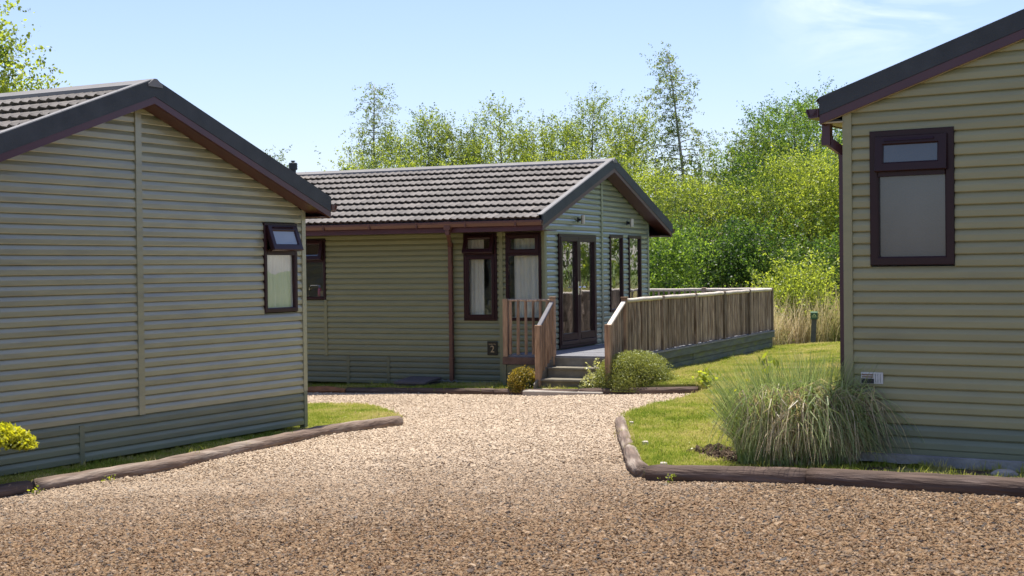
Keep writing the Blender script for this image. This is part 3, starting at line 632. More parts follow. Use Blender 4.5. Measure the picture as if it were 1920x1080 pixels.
def eaves(lodge, roof, Z, xe, xw, y0, y1, gut, sof, fz, brackets=True, gm=guttm, boxed=True):
    """fascia, flat soffit and square gutter along one eave at x = xe; the wall face is at xw"""
    sg = 1 if xe > xw else -1; ze = Z(xe)
    MB().box(min(xe-sg*.022, xe), max(xe-sg*.022, xe), y0+.03, y1-.03, ze-fz, ze-.05).build('fascia_board', maroonF, roof)
    if abs(xe-xw) > .06: MB().box(min(xw+sg*.02, xe-sg*.024), max(xw+sg*.02, xe-sg*.024), y0+.03, y1-.03, ze-fz+.008, ze-fz+.020).build('eave_soffit', sof, roof)
    if gut:
        b = MB(); g0 = ze-.065; prof = [(0.004, g0), (0.004, g0-.075), (0.085, g0-.082), (0.112, g0-.03), (0.112, g0+.002), (0.104, g0+.002), (0.104, g0-.028), (0.080, g0-.072), (0.012, g0-.066), (0.012, g0)]
        n = 0; m_ = len(prof)
        for y in (y0-.01, y1): b.v += [(xe+sg*px_, y, pz_) for px_, pz_ in prof]
        b.f = [(i, (i+1) % m_, m_+(i+1) % m_, m_+i) for i in range(m_)]+[(0, 1, 2, 9), (2, 3, 4, 5), (2, 5, 6, 7), (2, 7, 8, 9)]
        g = b.build('gutter', gm, roof)
        MB().hexa([(xe+sg*.006, y0+.002, g0-.07), (xe+sg*.10, y0+.002, g0-.07), (xe+sg*.10, y0+.012, g0-.07), (xe+sg*.006, y0+.012, g0-.07), (xe+sg*.006, y0+.002, g0), (xe+sg*.108, y0+.002, g0), (xe+sg*.108, y0+.012, g0), (xe+sg*.006, y0+.012, g0)]).build('gutter_end', gm, roof)
        if brackets:
            y = y0+.45
            while y < y1-.2:
                MB().box(min(xe, xe+sg*.119), max(xe, xe+sg*.119), y-.014, y+.014, g0-.088, g0+.010).build('gutter_bracket', gm, roof); y += .93

def downpipe(lodge, pts, mt=guttm, w=.065):
    b = MB()
    for i in range(len(pts)-1):
        b.bar(pts[i], pts[i+1], w, w, (1, 0.0, 0) if abs((Vector(pts[i+1])-Vector(pts[i])).normalized().z) > .95 else (0, 0, 1))
    for p in pts[1:-1]:
        p = Vector(p); h = w*.56; b.box(p.x-h, p.x+h, p.y-h, p.y+h, p.z-h, p.z+h)
    return b

# ---------- left lodge
LP, LA = (-2.58890, 17.63680), 1.077037
L = Lodge(LP, LA, -2.06, 'weathered olive beige lodge on the left, its gable wall with one small vent window')
xw0 = -5.82; kL = 0.357; apL = 2.0; xcL = -2.915
sofL = lambda x: apL-kL*abs(x-xcL)-0.235          # underside of the gable overhang
def rngL(z):
    top = sofL(xcL)+.02
    if z <= sofL(0): return (xw0, 0)
    d = max((top-z)/kL, 0); return (max(xcL-d, xw0), min(xcL+d, 0))
zl = [0.9807-0.1*i for i in range(-8, 30)]
winL = (-0.81, -0.17, -0.505, 0.572)
cladding(L, 'gable_wall', L.gable, [z for z in zl if z > -2.02], rngL, [winL], [xcL], paintL, skirtL, -1.50, True, [-3.775])
strip(L, 'centre_trim', L.gable, xcL-.045, xcL+.045, -1.52, sofL(xcL)-.0, 0.0, .030, paintL)
strip(L, 'corner_post', L.gable, -.062, .012, -1.50, sofL(0)+.02, -.05, .028, paintL)
strip(L, 'skirt_corner', L.gable, -.055, .008, -2.0, -1.503, -.05, .026, skirtL)
strip(L, 'skirt_joint', L.gable, -3.81, -3.745, -2.0, -1.545, 0.0, .024, skirtL)
strip(L, 'plinth_board', L.gable, xw0, -.06, -2.06, -1.985, -.05, .012, skirtL)
window(L, L.gable, *winL, zt=.215, vent=R_(19), vo=skypane, label='dark maroon window with its top vent propped open', trickle=True)
curtain(L, L.gable, -.79, -.19, -.47, .19, -.022, netm, 7, .012, 'pale net curtain behind the small window of the beige gable')
roofL, ZL = lodge_roof(L, xcL, apL, kL, xw0-.23, .225, -.27, 9.8, True, 5.2, .075, .155, soffitm)
eaves(L, roofL, ZL, .225, 0, -.27, 9.8, True, soffitm, .235)
eaves(L, roofL, ZL, xw0-.23, xw0, -.27, 9.8, True, soffitm, .235)
cladding(L, 'long_wall', L.rside(0.0), [z for z in zl if -2.02 < z < .60], lambda z: (.0, 9.5), [(1.2, 1.9, -.9, .57), (4.2, 5.0, -.5, .57), (6.5, 7.4, -1.4, .57)], [], paintL, skirtL, -1.50, False)
for wv in ((1.2, 1.9, -.9, .57), (4.2, 5.0, -.5, .57), (6.5, 7.4, -1.4, .57)): window(L, L.rside(0.0), *wv, zt=.22)
MB().hexa([(xw0, 9.5, 0), (0, 9.5, 0), (0, 9.52, 0), (xw0, 9.52, 0), (xw0, 9.5, 2.7), (0, 9.5, 2.7), (0, 9.52, 2.7), (xw0, 9.52, 2.7)]).build('back_wall', paintL, L.root)
MB().box(xw0-.012, xw0, -.01, 9.5, 0, 2.7).build('far_wall', paintL, L.root)
MB().box(xw0+.02, -.03, .02, 9.48, .45, .47).build('inner_floor', intm, L.root)
MB().box(xw0+.02, -.03, .02, 9.48, 2.62, 2.66).build('inner_ceiling', intpale, L.root)
MB().box(-1.6, -1.56, .02, 3.0, .47, 2.62).build('partition', intpale, L.root)

# ---------- middle lodge
MP, MA = (0.54614, 24.18285), 1.145051
Mi = Lodge(MP, MA, -2.10, 'sage green lodge in the middle with glazed double doors onto a timber deck')
xw1 = 5.46; xcM = 2.765; kM = 0.333; apM = 2.0
sofM = lambda x: apM-kM*abs(x-xcM)-0.235
def rngM(z):
    top = sofM(xcM)+.02
    if z <= sofM(0): return (0, xw1)
    d = max((top-z)/kM, 0); return (max(xcM-d, 0), min(xcM+d, xw1))
zg = [0.5688-0.1*i for i in range(-13, 27)]
doorM = (0.60, 2.393, -1.43, .588); w1 = (3.17, 3.90, -.873, .616); w2 = (4.235, 4.975, -.873, .618)
cladding(Mi, 'gable_wall', Mi.gable, [z for z in zg if z > -2.1], rngM, [doorM, w1, w2], [2.76], paintMg, skirtM, -1.5)
strip(Mi, 'centre_trim', Mi.gable, 2.72, 2.80, -1.42, sofM(xcM), 0, .03, paintMg)
strip(Mi, 'corner_post', Mi.gable, -.012, .075, -2.05, sofM(0)+.02, -.05, .028, paintM)
strip(Mi, 'corner_post', Mi.gable, xw1-.065, xw1+.012, -2.05, sofM(xw1)+.02, -.05, .028, paintMg)
for w_ in (w1, w2):
    window(Mi, Mi.gable, *w_, w=.062)
# long wall
wA = (.872, 1.515, -.915, .61); wB = (.038, .706, -.915, .608); wC = (4.335, 5.05, -.545, .572)
zm_ = [-0.6533-0.1*i for i in range(-15, 15)]
cladding(Mi, 'long_wall', Mi.side, [z for z in zm_ if -2.09 < z < .66], lambda z: (0.0, 11.0), [wA, wB, wC], [.795, 4.34], paintM, skirtM, -1.57, True, [.795, 3.045, 3.88, 6.2, 8.2])
strip(Mi, 'window_trim', Mi.side, .76, .832, -2.08, .70, 0, .03, paintM)
strip(Mi, 'corner_post', Mi.side, -.03, .012, -2.08, .70, -.03, .031, paintM)
strip(Mi, 'joint_trim', Mi.side, 4.312, 4.372, -1.57, -.55, 0, .028, paintM)
strip(Mi, 'head_trim', Mi.side, 0.02, 11.0, .655, .715, -.01, .034, paintM)
for sj in (3.045, 3.88): strip(Mi, 'skirt_joint', Mi.side, sj-.03, sj+.03, -2.09, -1.575, 0, .024, skirtM)
window(Mi, Mi.side, *wA, zt=.235, vent=R_(20), casement=True, label='maroon window with open vent and half drawn cream curtain', trickle=True)
window(Mi, Mi.side, *wB, zt=.235, vent=0.0, label='maroon window filled by a drawn cream curtain')
window(Mi, Mi.side, *wC, zt=.165, vent=R_(14), label='dark kitchen window with open vent and a tap behind it')
curtain(Mi, Mi.side, 1.17, 1.50, -.95, .58, -.10, curtm, 4, .018, 'cream curtain drawn half across the window with the open vent')
curtain(Mi, Mi.side, .05, .60, -.98, .58, -.10, curtm, 5, .020, 'cream curtain filling the window nearest the corner by the doors')
# glazed double doors
b = MB(); ring(b, Mi.gable, *doorM, .062, -.05, .046)
doors = b.build('double_doors', maroon, Mi.root)
mid = (doorM[0]+doorM[1])/2
for i, (a0, a1) in enumerate(((doorM[0]+.05, mid-.004), (mid+.004, doorM[1]-.05))):
    b = MB(); ring(b, Mi.gable, a0, a1, doorM[2]+.055, doorM[3]-.05, .080, -.02, .056); ob = b.build('door_leaf', maroon, doors)
    MB().hexa([Mi.gable(a0+.09, -.01, doorM[2]+.14), Mi.gable(a1-.09, -.01, doorM[2]+.14), Mi.gable(a1-.09, .058, doorM[2]+.14), Mi.gable(a0+.09, .058, doorM[2]+.14), Mi.gable(a0+.09, -.01, doorM[2]+.255), Mi.gable(a1-.09, -.01, doorM[2]+.255), Mi.gable(a1-.09, .050, doorM[2]+.255), Mi.gable(a0+.09, .050, doorM[2]+.255)]).build('bottom_rail', maroon, doors)
    MB().hexa([Mi.gable(a0+.085, -.004, doorM[2]+.25), Mi.gable(a1-.085, -.004, doorM[2]+.25), Mi.gable(a1-.085, .004, doorM[2]+.25), Mi.gable(a0+.085, .004, doorM[2]+.25), Mi.gable(a0+.085, -.004, doorM[3]-.135), Mi.gable(a1-.085, -.004, doorM[3]-.135), Mi.gable(a1-.085, .004, doorM[3]-.135), Mi.gable(a0+.085, .004, doorM[3]-.135)]).build('door_pane', glass, doors)
    xh = mid-.05 if i == 0 else mid+.05; sg = -1 if i == 0 else 1
    hb = MB().hexa([Mi.gable(xh-.018, .056, -.50), Mi.gable(xh+.018, .056, -.50), Mi.gable(xh+.018, .068, -.50), Mi.gable(xh-.018, .068, -.50), Mi.gable(xh-.018, .056, -.26), Mi.gable(xh+.018, .056, -.26), Mi.gable(xh+.018, .068, -.26), Mi.gable(xh-.018, .068, -.26)])
    hb.tube([Mi.gable(xh, .06, -.36), Mi.gable(xh, .10, -.36), Mi.gable(xh+sg*.12, .105, -.365)], .010, 6)
    hb.build('door_handle', chrome, doors)
# wall lamps
for sx_, sz_ in ((1.555, .854), (4.165, .859)):
    b = MB().hexa([Mi.gable(sx_-.03, .018, sz_-.045), Mi.gable(sx_+.03, .018, sz_-.045), Mi.gable(sx_+.03, .035, sz_-.045), Mi.gable(sx_-.03, .035, sz_-.045), Mi.gable(sx_-.03, .018, sz_+.045), Mi.gable(sx_+.03, .018, sz_+.045), Mi.gable(sx_+.03, .035, sz_+.045), Mi.gable(sx_-.03, .035, sz_+.045)])
    b.tube([Mi.gable(sx_, .03, sz_), Mi.gable(sx_, .075, sz_)], .022, 8)
    la = b.build('wall_lamp', blackm, Mi.root)
    MB().tube([Mi.gable(sx_, .115, sz_-.078), Mi.gable(sx_, .115, sz_+.078)], .037, 12).build('lamp_tube', lightm, la, smooth=False)
roofM, ZM = lodge_roof(Mi, xcM, apM, kM, -.70, 6.24, -.29, 11.3, True, 5.9, .075, .155, soffitm)
eaves(Mi, roofM, ZM, -.70, 0, -.29, 11.3, True, soffitm, .235)
eaves(Mi, roofM, ZM, 6.24, xw1, -.29, 11.3, True, soffitm, .235)
zt_ = ZM(-.70)-.14
pb = downpipe(Mi, [(-.76, 1.44, zt_), (-.76, 1.44, zt_-.10), (-.07, 1.745, zt_-.30), (-.065, 1.745, .06)])
pb.build('downpipe', guttm, Mi.root, fix=False)
for z_ in (.5, 1.3, 2.1): MB().box(-.105, -.018, 1.745-.045, 1.745+.045, z_, z_+.025).build('pipe_clip', guttm, Mi.root)
MB().box(-.76-.045, -.76+.045, 1.38, 1.50, zt_-.05, zt_+.09).build('gutter_outlet', guttm, Mi.root)
MB().box(xw1-.012, xw1, .0, 11.0, 0, 2.75).build('far_wall', paintMg, Mi.root)
MB().box(0.01, xw1-.02, 10.98, 11.0, 0, 2.75).build('back_wall', paintM, Mi.root)
MB().box(.03, xw1-.03, .03, 10.9, .62, .64).build('inner_floor', intm, Mi.root)
MB().box(.03, xw1-.03, .03, 10.9, 2.72, 2.74).build('inner_ceiling', intpale, Mi.root)
MB().box(.03, 3.4, 3.2, 3.24, .64, 2.72).build('partition', intm, Mi.root)
MB().box(.9, .94, 3.24, 7.5, .64, 2.72).build('partition', intm, Mi.root)
# flue on the roof ridge, seen over the left lodge
fl = empty('flue_pipe', tuple(Mi.W((2.45, 6.62, ZM(2.45)-.30))), MA, 'black stove flue with a louvred cowl on the middle lodge roof', 'flue')
MB().tube([(0, 0, 0), (0, 0, .50)], .060, 14).build('pipe', blackm, fl)
MB().tube([(0, 0, .46), (0, 0, .47), (0, 0, .60), (0, 0, .61)], [.07, .088, .088, .08], 16).build('cowl', blackm, fl)
for q in range(3): MB().tube([(0, 0, .485+q*.04), (0, 0, .495+q*.04)], .094, 16).build('cowl_ring', blackm, fl)
MB().tube([(0, 0, .635), (0, 0, .655)], [.05, .042], 12).build('cap', blackm, fl)
MB().tube([(0, 0, .60), (0, 0, .636)], .03, 8).build('cap_neck', blackm, fl)
# things on the kitchen sill
def sill(s, o, z): return Mi.W(Mi.side(s, o, z))
tp = [sill(4.80, -.16, -.49), sill(4.80, -.16, -.33), sill(4.79, -.16, -.30), sill(4.77, -.16, -.285), sill(4.62, -.16, -.285), sill(4.605, -.16, -.30)]
MB().tube(tp, .010, 8).build('kitchen_tap', chrome, smooth=True, label='curved chrome tap behind the dark kitchen window', cat='tap')
bt = empty('washing_up_bottle', tuple(sill(4.575, -.15, -.49)), 0, 'pink bottle with blue cap on the sill beside the tap', 'bottle')
MB().tube([(0, 0, 0), (0, 0, .03), (0, 0, .13), (0, 0, .165)], [.034, .038, .036, .018], 12).build('bottle_body', pinkm, bt, smooth=True)
MB().tube([(0, 0, .165), (0, 0, .21)], [.02, .014], 10).build('bottle_cap', bluem, bt)
sp = sill(4.49, -.14, -.49)
MB().box(sp.x-.05, sp.x+.05, sp.y-.035, sp.y+.035, sp.z, sp.z+.10).build('sponge', tanm, bevel=.012, label='tan sponge on the sill of the dark kitchen window', cat='sponge')
MB().hexa([tuple(sill(*p)) for p in [(4.36, -.24, -.53), (5.6, -.24, -.53), (5.6, -.06, -.53), (4.36, -.06, -.53), (4.36, -.24, -.49), (5.6, -.24, -.49), (5.6, -.06, -.49), (4.36, -.06, -.49)]]).build('worktop', intm, label='dark worktop under the kitchen window', cat='worktop')

# number plaque
sg_ = empty('number_sign', tuple(Mi.W(Mi.side(.972, .02, -1.3935))), MA, 'small black plaque with gold number 2 near the wall corner', 'sign')
MB().box(-.012, .0, -.098, .098, -.120, .120).build('plate', signm, sg_, bevel=.003)
def text(name, body, size, loc, parent, mt, rot, align='CENTER'):
    cu = bpy.data.curves.new(name, 'FONT'); cu.body = body; cu.size = size; cu.align_x = align; cu.extrude = .0012; cu.materials.append(mt)
    o = bpy.data.objects.new(name, cu); C.objects.link(o); o.parent = parent; o.location = loc; o.rotation_euler = rot; return o
text('numeral', '2', .165, (-.0135, 0.0, -.068), sg_, goldm, (R_(90), 0, R_(-90)))
text('lettering', 'Lodge No', .033, (-.0135, 0, .062), sg_, goldm, (R_(90), 0, R_(-90)))

# ---------- right lodge
RP, RA = (2.83975, 11.97515), -0.572135
Rl = Lodge(RP, RA, -1.74, 'olive tan lodge on the right standing on a rough concrete base')
kR = 0.338; xcR = 2.80; xwR = 5.6; eR = -.215; apR = 1.385+kR*(xcR-eR)
sofR = lambda x: apR-kR*abs(x-xcR)-0.20
def rngR(z):
    top = sofR(xcR)+.02
    if z <= sofR(0): return (0, xwR)
    d = max((top-z)/kR, 0); return (max(xcR-d, 0), min(xcR+d, xwR))
winR = (.205, .90, -.015, 1.102)
cladding(Rl, 'gable_wall', Rl.gable, [1.1711-.1*i for i in range(-12, 28) if 1.1711-.1*i > -1.58], rngR, [winR], [], paintR, skirtL, -1.33)
strip(Rl, 'corner_post', Rl.gable, -.028, .048, -1.56, sofR(0)+.01, -.05, .028, paintR)
strip(Rl, 'base_trim', Rl.gable, 0.05, xwR, -1.575, -1.532, -.05, .014, skirtL)
window(Rl, Rl.gable, *winR, zt=.752, vent=R_(4), gmat=frost, label='large maroon window with frosted glass and top vent just ajar', trickle=True, w=.072)
# plinth with a ragged lower edge
b = MB(); nn = 40
for i in range(nn+1):
    s_ = .05+i*(xwR-.1)/nn; lo = -1.655+random.uniform(-.012, .012); o_ = .05+random.uniform(-.006, .006)
    b.v += [Rl.gable(s_, .01, -1.577), Rl.gable(s_, o_, -1.585), Rl.gable(s_, o_, lo), Rl.gable(s_, .01, lo-.005)]
for i in range(nn):
    for j in range(3): b.f.append((4*i+j, 4*i+4+j, 4*i+5+j, 4*i+1+j))
b.build('plinth', concrete, Rl.root)
roofR, ZR = lodge_roof(Rl, xcR, apR, kR, eR, xwR+.215, -.075, 10.6, False, 0, .075, .122, soffitC)
eaves(Rl, roofR, ZR, eR, 0, -.075, 10.6, True, soffitC, .20, gm=maroonF)
eaves(Rl, roofR, ZR, xwR+.215, xwR, -.075, 10.6, True, soffitC, .20, gm=maroonF)
zr = ZR(eR)-.13
pb = downpipe(Rl, [(eR-.055+.08, .05, zr), (eR-.055+.08, .05, zr-.20), (-.075, .14, zr-.305), (-.075, .14, .10)], w=.07)
pb.build('downpipe', maroonF, Rl.root, fix=False)
cladding(Rl, 'long_wall', Rl.side, [1.1711-.1*i for i in range(0, 28) if 1.1711-.1*i > -1.58], lambda z: (0.05, 10.4), [], [], paintR, skirtL, -1.33, False)
MB().box(xwR-.012, xwR, .0, 10.4, 0, 2.7).build('far_wall', paintR, Rl.root)
MB().box(0.01, xwR-.02, 10.38, 10.4, 0, 2.9).build('back_wall', paintR, Rl.root)
MB().box(.03, xwR-.03, .03, 10.3, .45, .47).build('inner_floor', intm, Rl.root)
# utility plate on the right lodge
pl = empty('utility_plate', tuple(Rl.W(Rl.gable(.210, .022, -.956))), RA, 'small white printed plate fixed low on the right lodge', 'plate')
MB().box(-.095, .095, -.006, 0, -.048, .048).build('plate', whitem, pl, bevel=.002)
MB().box(-.091, .018, -.0075, -.006, -.044, -.004).build('print_panel', blackprint, pl)
for i in range(2): MB().box(-.085, .012, -.0075, -.006, .004+i*.018, .014+i*.018).build('print_line', redprint, pl)
for i in range(3): MB().box(.030+i*.02, .033+i*.02, -.0075, -.006, -.036, .036).build('print_rule', blackprint, pl)

# ------------------------------------------------------------------ timber deck with its railings and steps (same frame as the middle lodge)
DZ = -1.45
dk = empty('timber_deck', (MP[0], MP[1], HC-2.10), MA, 'raised timber deck with rustic slat railings and steps before the glazed doors', 'deck')
D = lambda s, o, z: (s, -o, z+2.10)
def dbox(b, s0, s1, o0, o1, z0, z1): return b.box(s0, s1, -o1, -o0, z0+2.10, z1+2.10)
floor = dbox(MB(), -.77, 8.78, .03, 1.70, DZ-.11, DZ-.034).build('deck_frame', skirtw, dk)
s_ = -.80
while s_ < 8.80:
    w_ = .142
    o0 = .012 if s_ > -.0 else -.36
    o1 = 1.80
    if s_ < 0: o0 = -.36
    dbox(MB(), s_, s_+w_-.006, o0, o1, DZ-.032, DZ+random.uniform(-.0015, .0015)).build('deck_board', deckm, floor)
    s_ += w_
for s_ in np.arange(5.56, 8.8, .3):
    dbox(MB(), s_, s_+.294, -3.2, .006, DZ-.032, DZ).build('deck_board', deckm, floor)
# ledge beam and skirt boards under the outer railing
skt = dbox(MB(), -.80, 8.88, 1.68, 1.785, DZ-.16, DZ-.036).build('edge_beam', skirtw, dk, bevel=.006)
for j in range(3):
    z1 = DZ-.165-j*.108; t = 0
    for (a0, a1) in ((-.78, 2.9), (2.905, 5.9), (5.905, 8.84)):
        dbox(MB(), a0, a1, 1.69-j*.004, 1.735+random.uniform(-.006, .006), z1-.104, z1-.002).build('skirt_board', skirtw, skt, bevel=.004)
for j in range(4):
    z1 = DZ-.04-j*.108; dbox(MB(), 8.80, 8.845, -3.2, 1.68, z1-.104, z1-.002).build('skirt_board', skirtw, skt)
dbox(MB(), 8.80, 8.86, 1.66, 1.74, -1.98, DZ-.04).build('corner_stump', skirtw, skt)
# left front corner: beam and green boards under the short railing
bm_ = dbox(MB(), -.86, -.80, -.40, .50, DZ-.155, DZ-.034).build('front_beam', beamw, dk, bevel=.006)
for j in range(4): dbox(MB(), -.83, -.79, -.36, .47, DZ-.265-j*.105, DZ-.163-j*.105).build('skirt_board', skirtM, bm_)
dbox(MB(), -.85, -.79, -.40, -.34, -2.05, DZ-.16).build('skirt_post', skirtM, bm_)
def slat(b_name, parent, s, o, z0, z1, w, mt, axis='s', lean=0.0, dep=.03):
    """half-round rustic slat"""
    b = MB(); n = 8; wob = [random.uniform(-.004, .004) for _ in range(4)]
    zs = [z0, z0+(z1-z0)*.35, z0+(z1-z0)*.7, z1]; ws = [w*random.uniform(.9, 1.1) for _ in zs]
    for k, z in enumerate(zs):
        for i in range(n):
            t = 2*math.pi*i/n; a = math.cos(t)*ws[k]/2+wob[k]+lean*(k/3-.5); d = math.sin(t)*dep*(1 if t < math.pi else .6)
            b.v.append(D(s+a, o+d, z) if axis == 's' else D(s-d, o+a, z))
    for k in range(3):
        for i in range(n): b.f.append((k*n+i, k*n+(i+1) % n, (k+1)*n+(i+1) % n, (k+1)*n+i))
    b.f.append(tuple(range(3*n, 4*n)))
    return b.build(b_name, mt, parent, smooth=False)
def post(s, o, z0, z1, w, mt, parent, capm=None):
    b = MB(); h = w/2
    b.box(s-h, s+h, -o-h, -o+h, z0+2.1, z1+2.1); p = b.build('post', mt, parent, bevel=.006)
    if capm: 
        MB().box(s-h-.006, s+h+.006, -o-h-.006, -o+h+.006, z1+2.102, z1+2.122).build('post_cap', capm, parent, bevel=.004)
    return p
# outer railing
RT = -.545
def rail(parent, a, b_, r, mt, name='top_rail'):
    a, b_ = Vector(a), Vector(b_); pts = [a.lerp(b_, t/6)+Vector((0, 0, random.uniform(-.006, .006) if 0 < t < 6 else 0)) for t in range(7)]
    return MB().tube(pts, [r*random.uniform(.93, 1.07) for _ in pts], 10).build(name, mt, parent, smooth=True)
px_ = [-.80, 1.10, 3.02, 4.93, 6.85, 8.77]
ro = rail(dk, D(px_[0], 1.74, RT), D(px_[1], 1.74, RT), .036, railw, 'outer_railing')
for i in range(1, 5): rail(ro, D(px_[i], 1.74, RT), D(px_[i+1], 1.74, RT), .036, railw)
for i, s_ in enumerate(px_): post(s_, 1.74, DZ-.03, RT+.035, .085, woodN if i == 0 else woodF, ro, woodN if i == 0 else None)
for i in range(5):
    s_ = px_[i]+.065
    while s_ < px_[i+1]-.06:
        w_ = random.uniform(.050, .080); slat('slat', ro, s_+w_/2, 1.715+random.uniform(-.008, .008), DZ+.004+random.uniform(0, .014), RT-.005, w_, woodF, lean=random.uniform(-.012, .012)); s_ += w_+random.choice([.003, .005, .012, .018, .006])
# rear railing at the far end
rr = rail(dk, D(8.77, 1.70, RT+.0), D(8.77, .20, RT+.0), .034, railw, 'rear_railing')
rail(rr, D(8.77, .20, RT), D(8.77, -1.6, RT), .034, railw); rail(rr, D(8.77, -1.6, RT), D(8.77, -3.1, RT), .034, railw)
for o_ in (.20, -1.6, -3.1): post(8.77, o_, DZ-.03, RT+.05, .095, woodF, rr)
o_ = 1.62
while o_ > -3.0:
    if abs(o_-.2) > .08: slat('slat', rr, 8.77, o_, DZ+.01, RT-.01, .05, woodF, axis='o')
    o_ -= .125
# short railing left of the steps
rs = rail(dk, D(-.80, -.33, RT+.005), D(-.80, .47, RT+.005), .020, woodF, 'short_railing')
post(-.80, -.354, DZ-.03, RT+.03, .085, woodN, rs); post(-.80, .49, DZ-.16, RT+.04, .085, woodN, rs, woodN)
for o_ in (-.27, -.13, .01, .14, .27, .39): slat('slat', rs, -.80, o_, DZ+.01, RT, random.uniform(.05, .062), woodN, axis='o', lean=random.uniform(-.01, .01), dep=.024)
# steps
for j, (a0, a1, z) in enumerate(((-1.10, -.80, -1.62), (-1.42, -1.10, -1.785))):
    st = dbox(MB(), a0-.025, a1+.02, .53, 1.72, z-.035, z).build('step_tread', stepw, dk, bevel=.004)
for (a, z0, z1) in ((-.822, -1.62, DZ-.034), (-1.10, -1.785, -1.657), (-1.40, -1.93, -1.822)):
    dbox(MB(), a, a+.022, .53, 1.72, z0, z1).build('step_riser', stepw, dk)
for o_ in (.49, 1.735):
    MB().hexa([D(-.76, o_-.018, -1.60), D(-1.58, o_-.018, -2.02), D(-1.58, o_+.018, -2.02), D(-.76, o_+.018, -1.60), D(-.76, o_-.018, -1.42), D(-1.58, o_-.018, -1.86), D(-1.58, o_+.018, -1.86), D(-.76, o_+.018, -1.42)]).build('stringer', stepw, dk)
def stair_rail(o, s1, zt, mtr, mtp, ns, nm):
    r = MB().bar(D(-.80, o, RT-.01), D(s1, o, zt-.015), .075, .04).build(nm, mtr, dk, bevel=.008)
    post(s1-.01, o, -1.99, zt+.02, .09, mtp, r)
    for i in range(ns):
        t = (i+.6)/(ns+.2); s_ = -.85+(s1+.90)*t; zt2 = RT-.04+(zt-RT)*t; zb2 = -1.45-(.55)*max(0, (-.80-s_))
        slat('slat', r, s_, o-.01, zb2, zt2, random.uniform(.07, .095), woodN if o < 1 else woodF)
    return r
stair_rail(.49, -1.40, -.945, darkrail, woodN, 5, 'stair_handrail')
stair_rail(1.74, -1.55, -.92, railw, woodN, 6, 'stair_handrail')
# concrete slab at the foot of the steps
sl = MB().hexa([D(-1.82, .38, -2.06), D(-1.43, .52, -2.06), D(-1.43, 1.70, -2.06), D(-1.80, 1.72, -2.06), D(-1.82, .38, -1.945), D(-1.43, .52, -1.925), D(-1.43, 1.70, -1.925), D(-1.80, 1.72, -1.94)])
sl.v = [tuple(Mi.M @ Vector(p)) for p in sl.v]
sl.build('paving_slab', slabm, bevel=.012, label='pale concrete slab at the foot of the deck steps', cat='slab')

# ------------------------------------------------------------------ edging logs and pegs
def log(pts, r, label, mt=logm, seg=.12, sink=.35):
    P = [Vector((x, y, G(x, y)+r*(1-sink))) for x, y in pts]; fine = []
    for i in range(len(P)-1):
        k = max(2, int((P[i+1]-P[i]).length/seg))
        for j in range(k): fine.append(P[i].lerp(P[i+1], j/k))
    fine.append(P[-1]); n = 18; b = MB(); rd = [r*(1+random.uniform(-.045, .045)) for _ in fine]; grain = [random.uniform(-.045, .035) for _ in range(n)]
    rd[0] *= .95; rd[-1] *= .95
    b.tube(fine, rd, n, cap=True)
    for i in range(len(fine)*n):
        v = Vector(b.v[i]); c_ = fine[i//n]; v = c_+(v-c_)*(1+grain[i % n]+random.uniform(-.03, .03)); b.v[i] = tuple(v)
    rz = math.atan2(P[-1].y-P[0].y, P[-1].x-P[0].x); iv = Matrix.Rotation(-rz, 4, 'Z') @ Matrix.Translation(-P[0]); b.v = [tuple(iv @ Vector(v)) for v in b.v]
    o = b.build('edging_log', mt, smooth=True, label=label, cat='log', group='edging logs round the gravel drive')
    o.location = P[0]; o.rotation_euler.z = rz; return o
log([(-4.34, 12.83), (-3.52, 14.05), (-3.0, 15.45), (-2.36, 17.05), (-1.46, 18.14)], .076, 'long weathered grey log edging the lawn under the left lodge', logm)
log([(-5.3, 11.5), (-4.38, 12.76)], .076, 'short dark log at the left edge of the photo, butted to the long grey log', logd)
log([(1.13, 11.93), (1.90, 11.56), (2.35, 11.29)], .082, 'brown log in front of the straw tussock, left of the joint', logd)
log([(2.365, 11.275), (2.96, 10.77), (3.68, 10.23), (5.4, 8.95)], .086, 'dark log running right from the joint in front of the right lodge', logd)
log([(1.10, 12.10), (1.08, 12.6), (1.13, 13.73)], .074, 'pale brown log running back from the bed corner, nearer half', logm)
log([(1.13, 13.78), (1.19, 15.3), (1.28, 16.9)], .070, 'pale brown log on the lawn edge, farther half with pegs behind', logm)
log([(-2.9, 24.85), (-1.45, 23.78), (-.3, 22.95)], .062, 'dark log in shade below the middle lodge long wall', logd)
log([(-.28, 22.93), (.32, 22.46), (1.02, 22.08)], .060, 'short log in front of the concrete slab by the steps', logd)
log([(1.05, 22.1), (1.86, 21.76), (2.80, 21.42)], .064, 'dark log in front of the big round conifer bush', logd)
# split end of the far kerb log
b = MB(); sp_ = [(-3.66, 25.46), (-3.3, 25.17), (-2.93, 24.88)]
b.tube([(x, y, G(x, y)+.04) for x, y in sp_], [.06, .075, .045], 7)
for i in range(len(b.v)): v = b.v[i]; b.v[i] = (v[0]+random.uniform(-.015, .015), v[1]+random.uniform(-.015, .015), v[2]+random.uniform(-.012, .012))
b.build('split_log', splitw, label='broken orange brown split log beside the left lodge corner', cat='log')
for (x, y, s_, lb) in ((1.29, 13.9, .062, 'pale wooden peg behind the middle of the side log'), (1.30, 12.28, .058, 'pale wooden peg behind the log corner of the bed'), (1.36, 16.3, .045, 'small wooden peg near the far end of the side log')):
    z = zl_r(x, y); MB().box(x-s_/2, x+s_/2, y-s_/2, y+s_/2, z-.1, z+.055).build('wooden_peg', railw, bevel=.006, label=lb, cat='peg', group='pegs holding the edging logs')
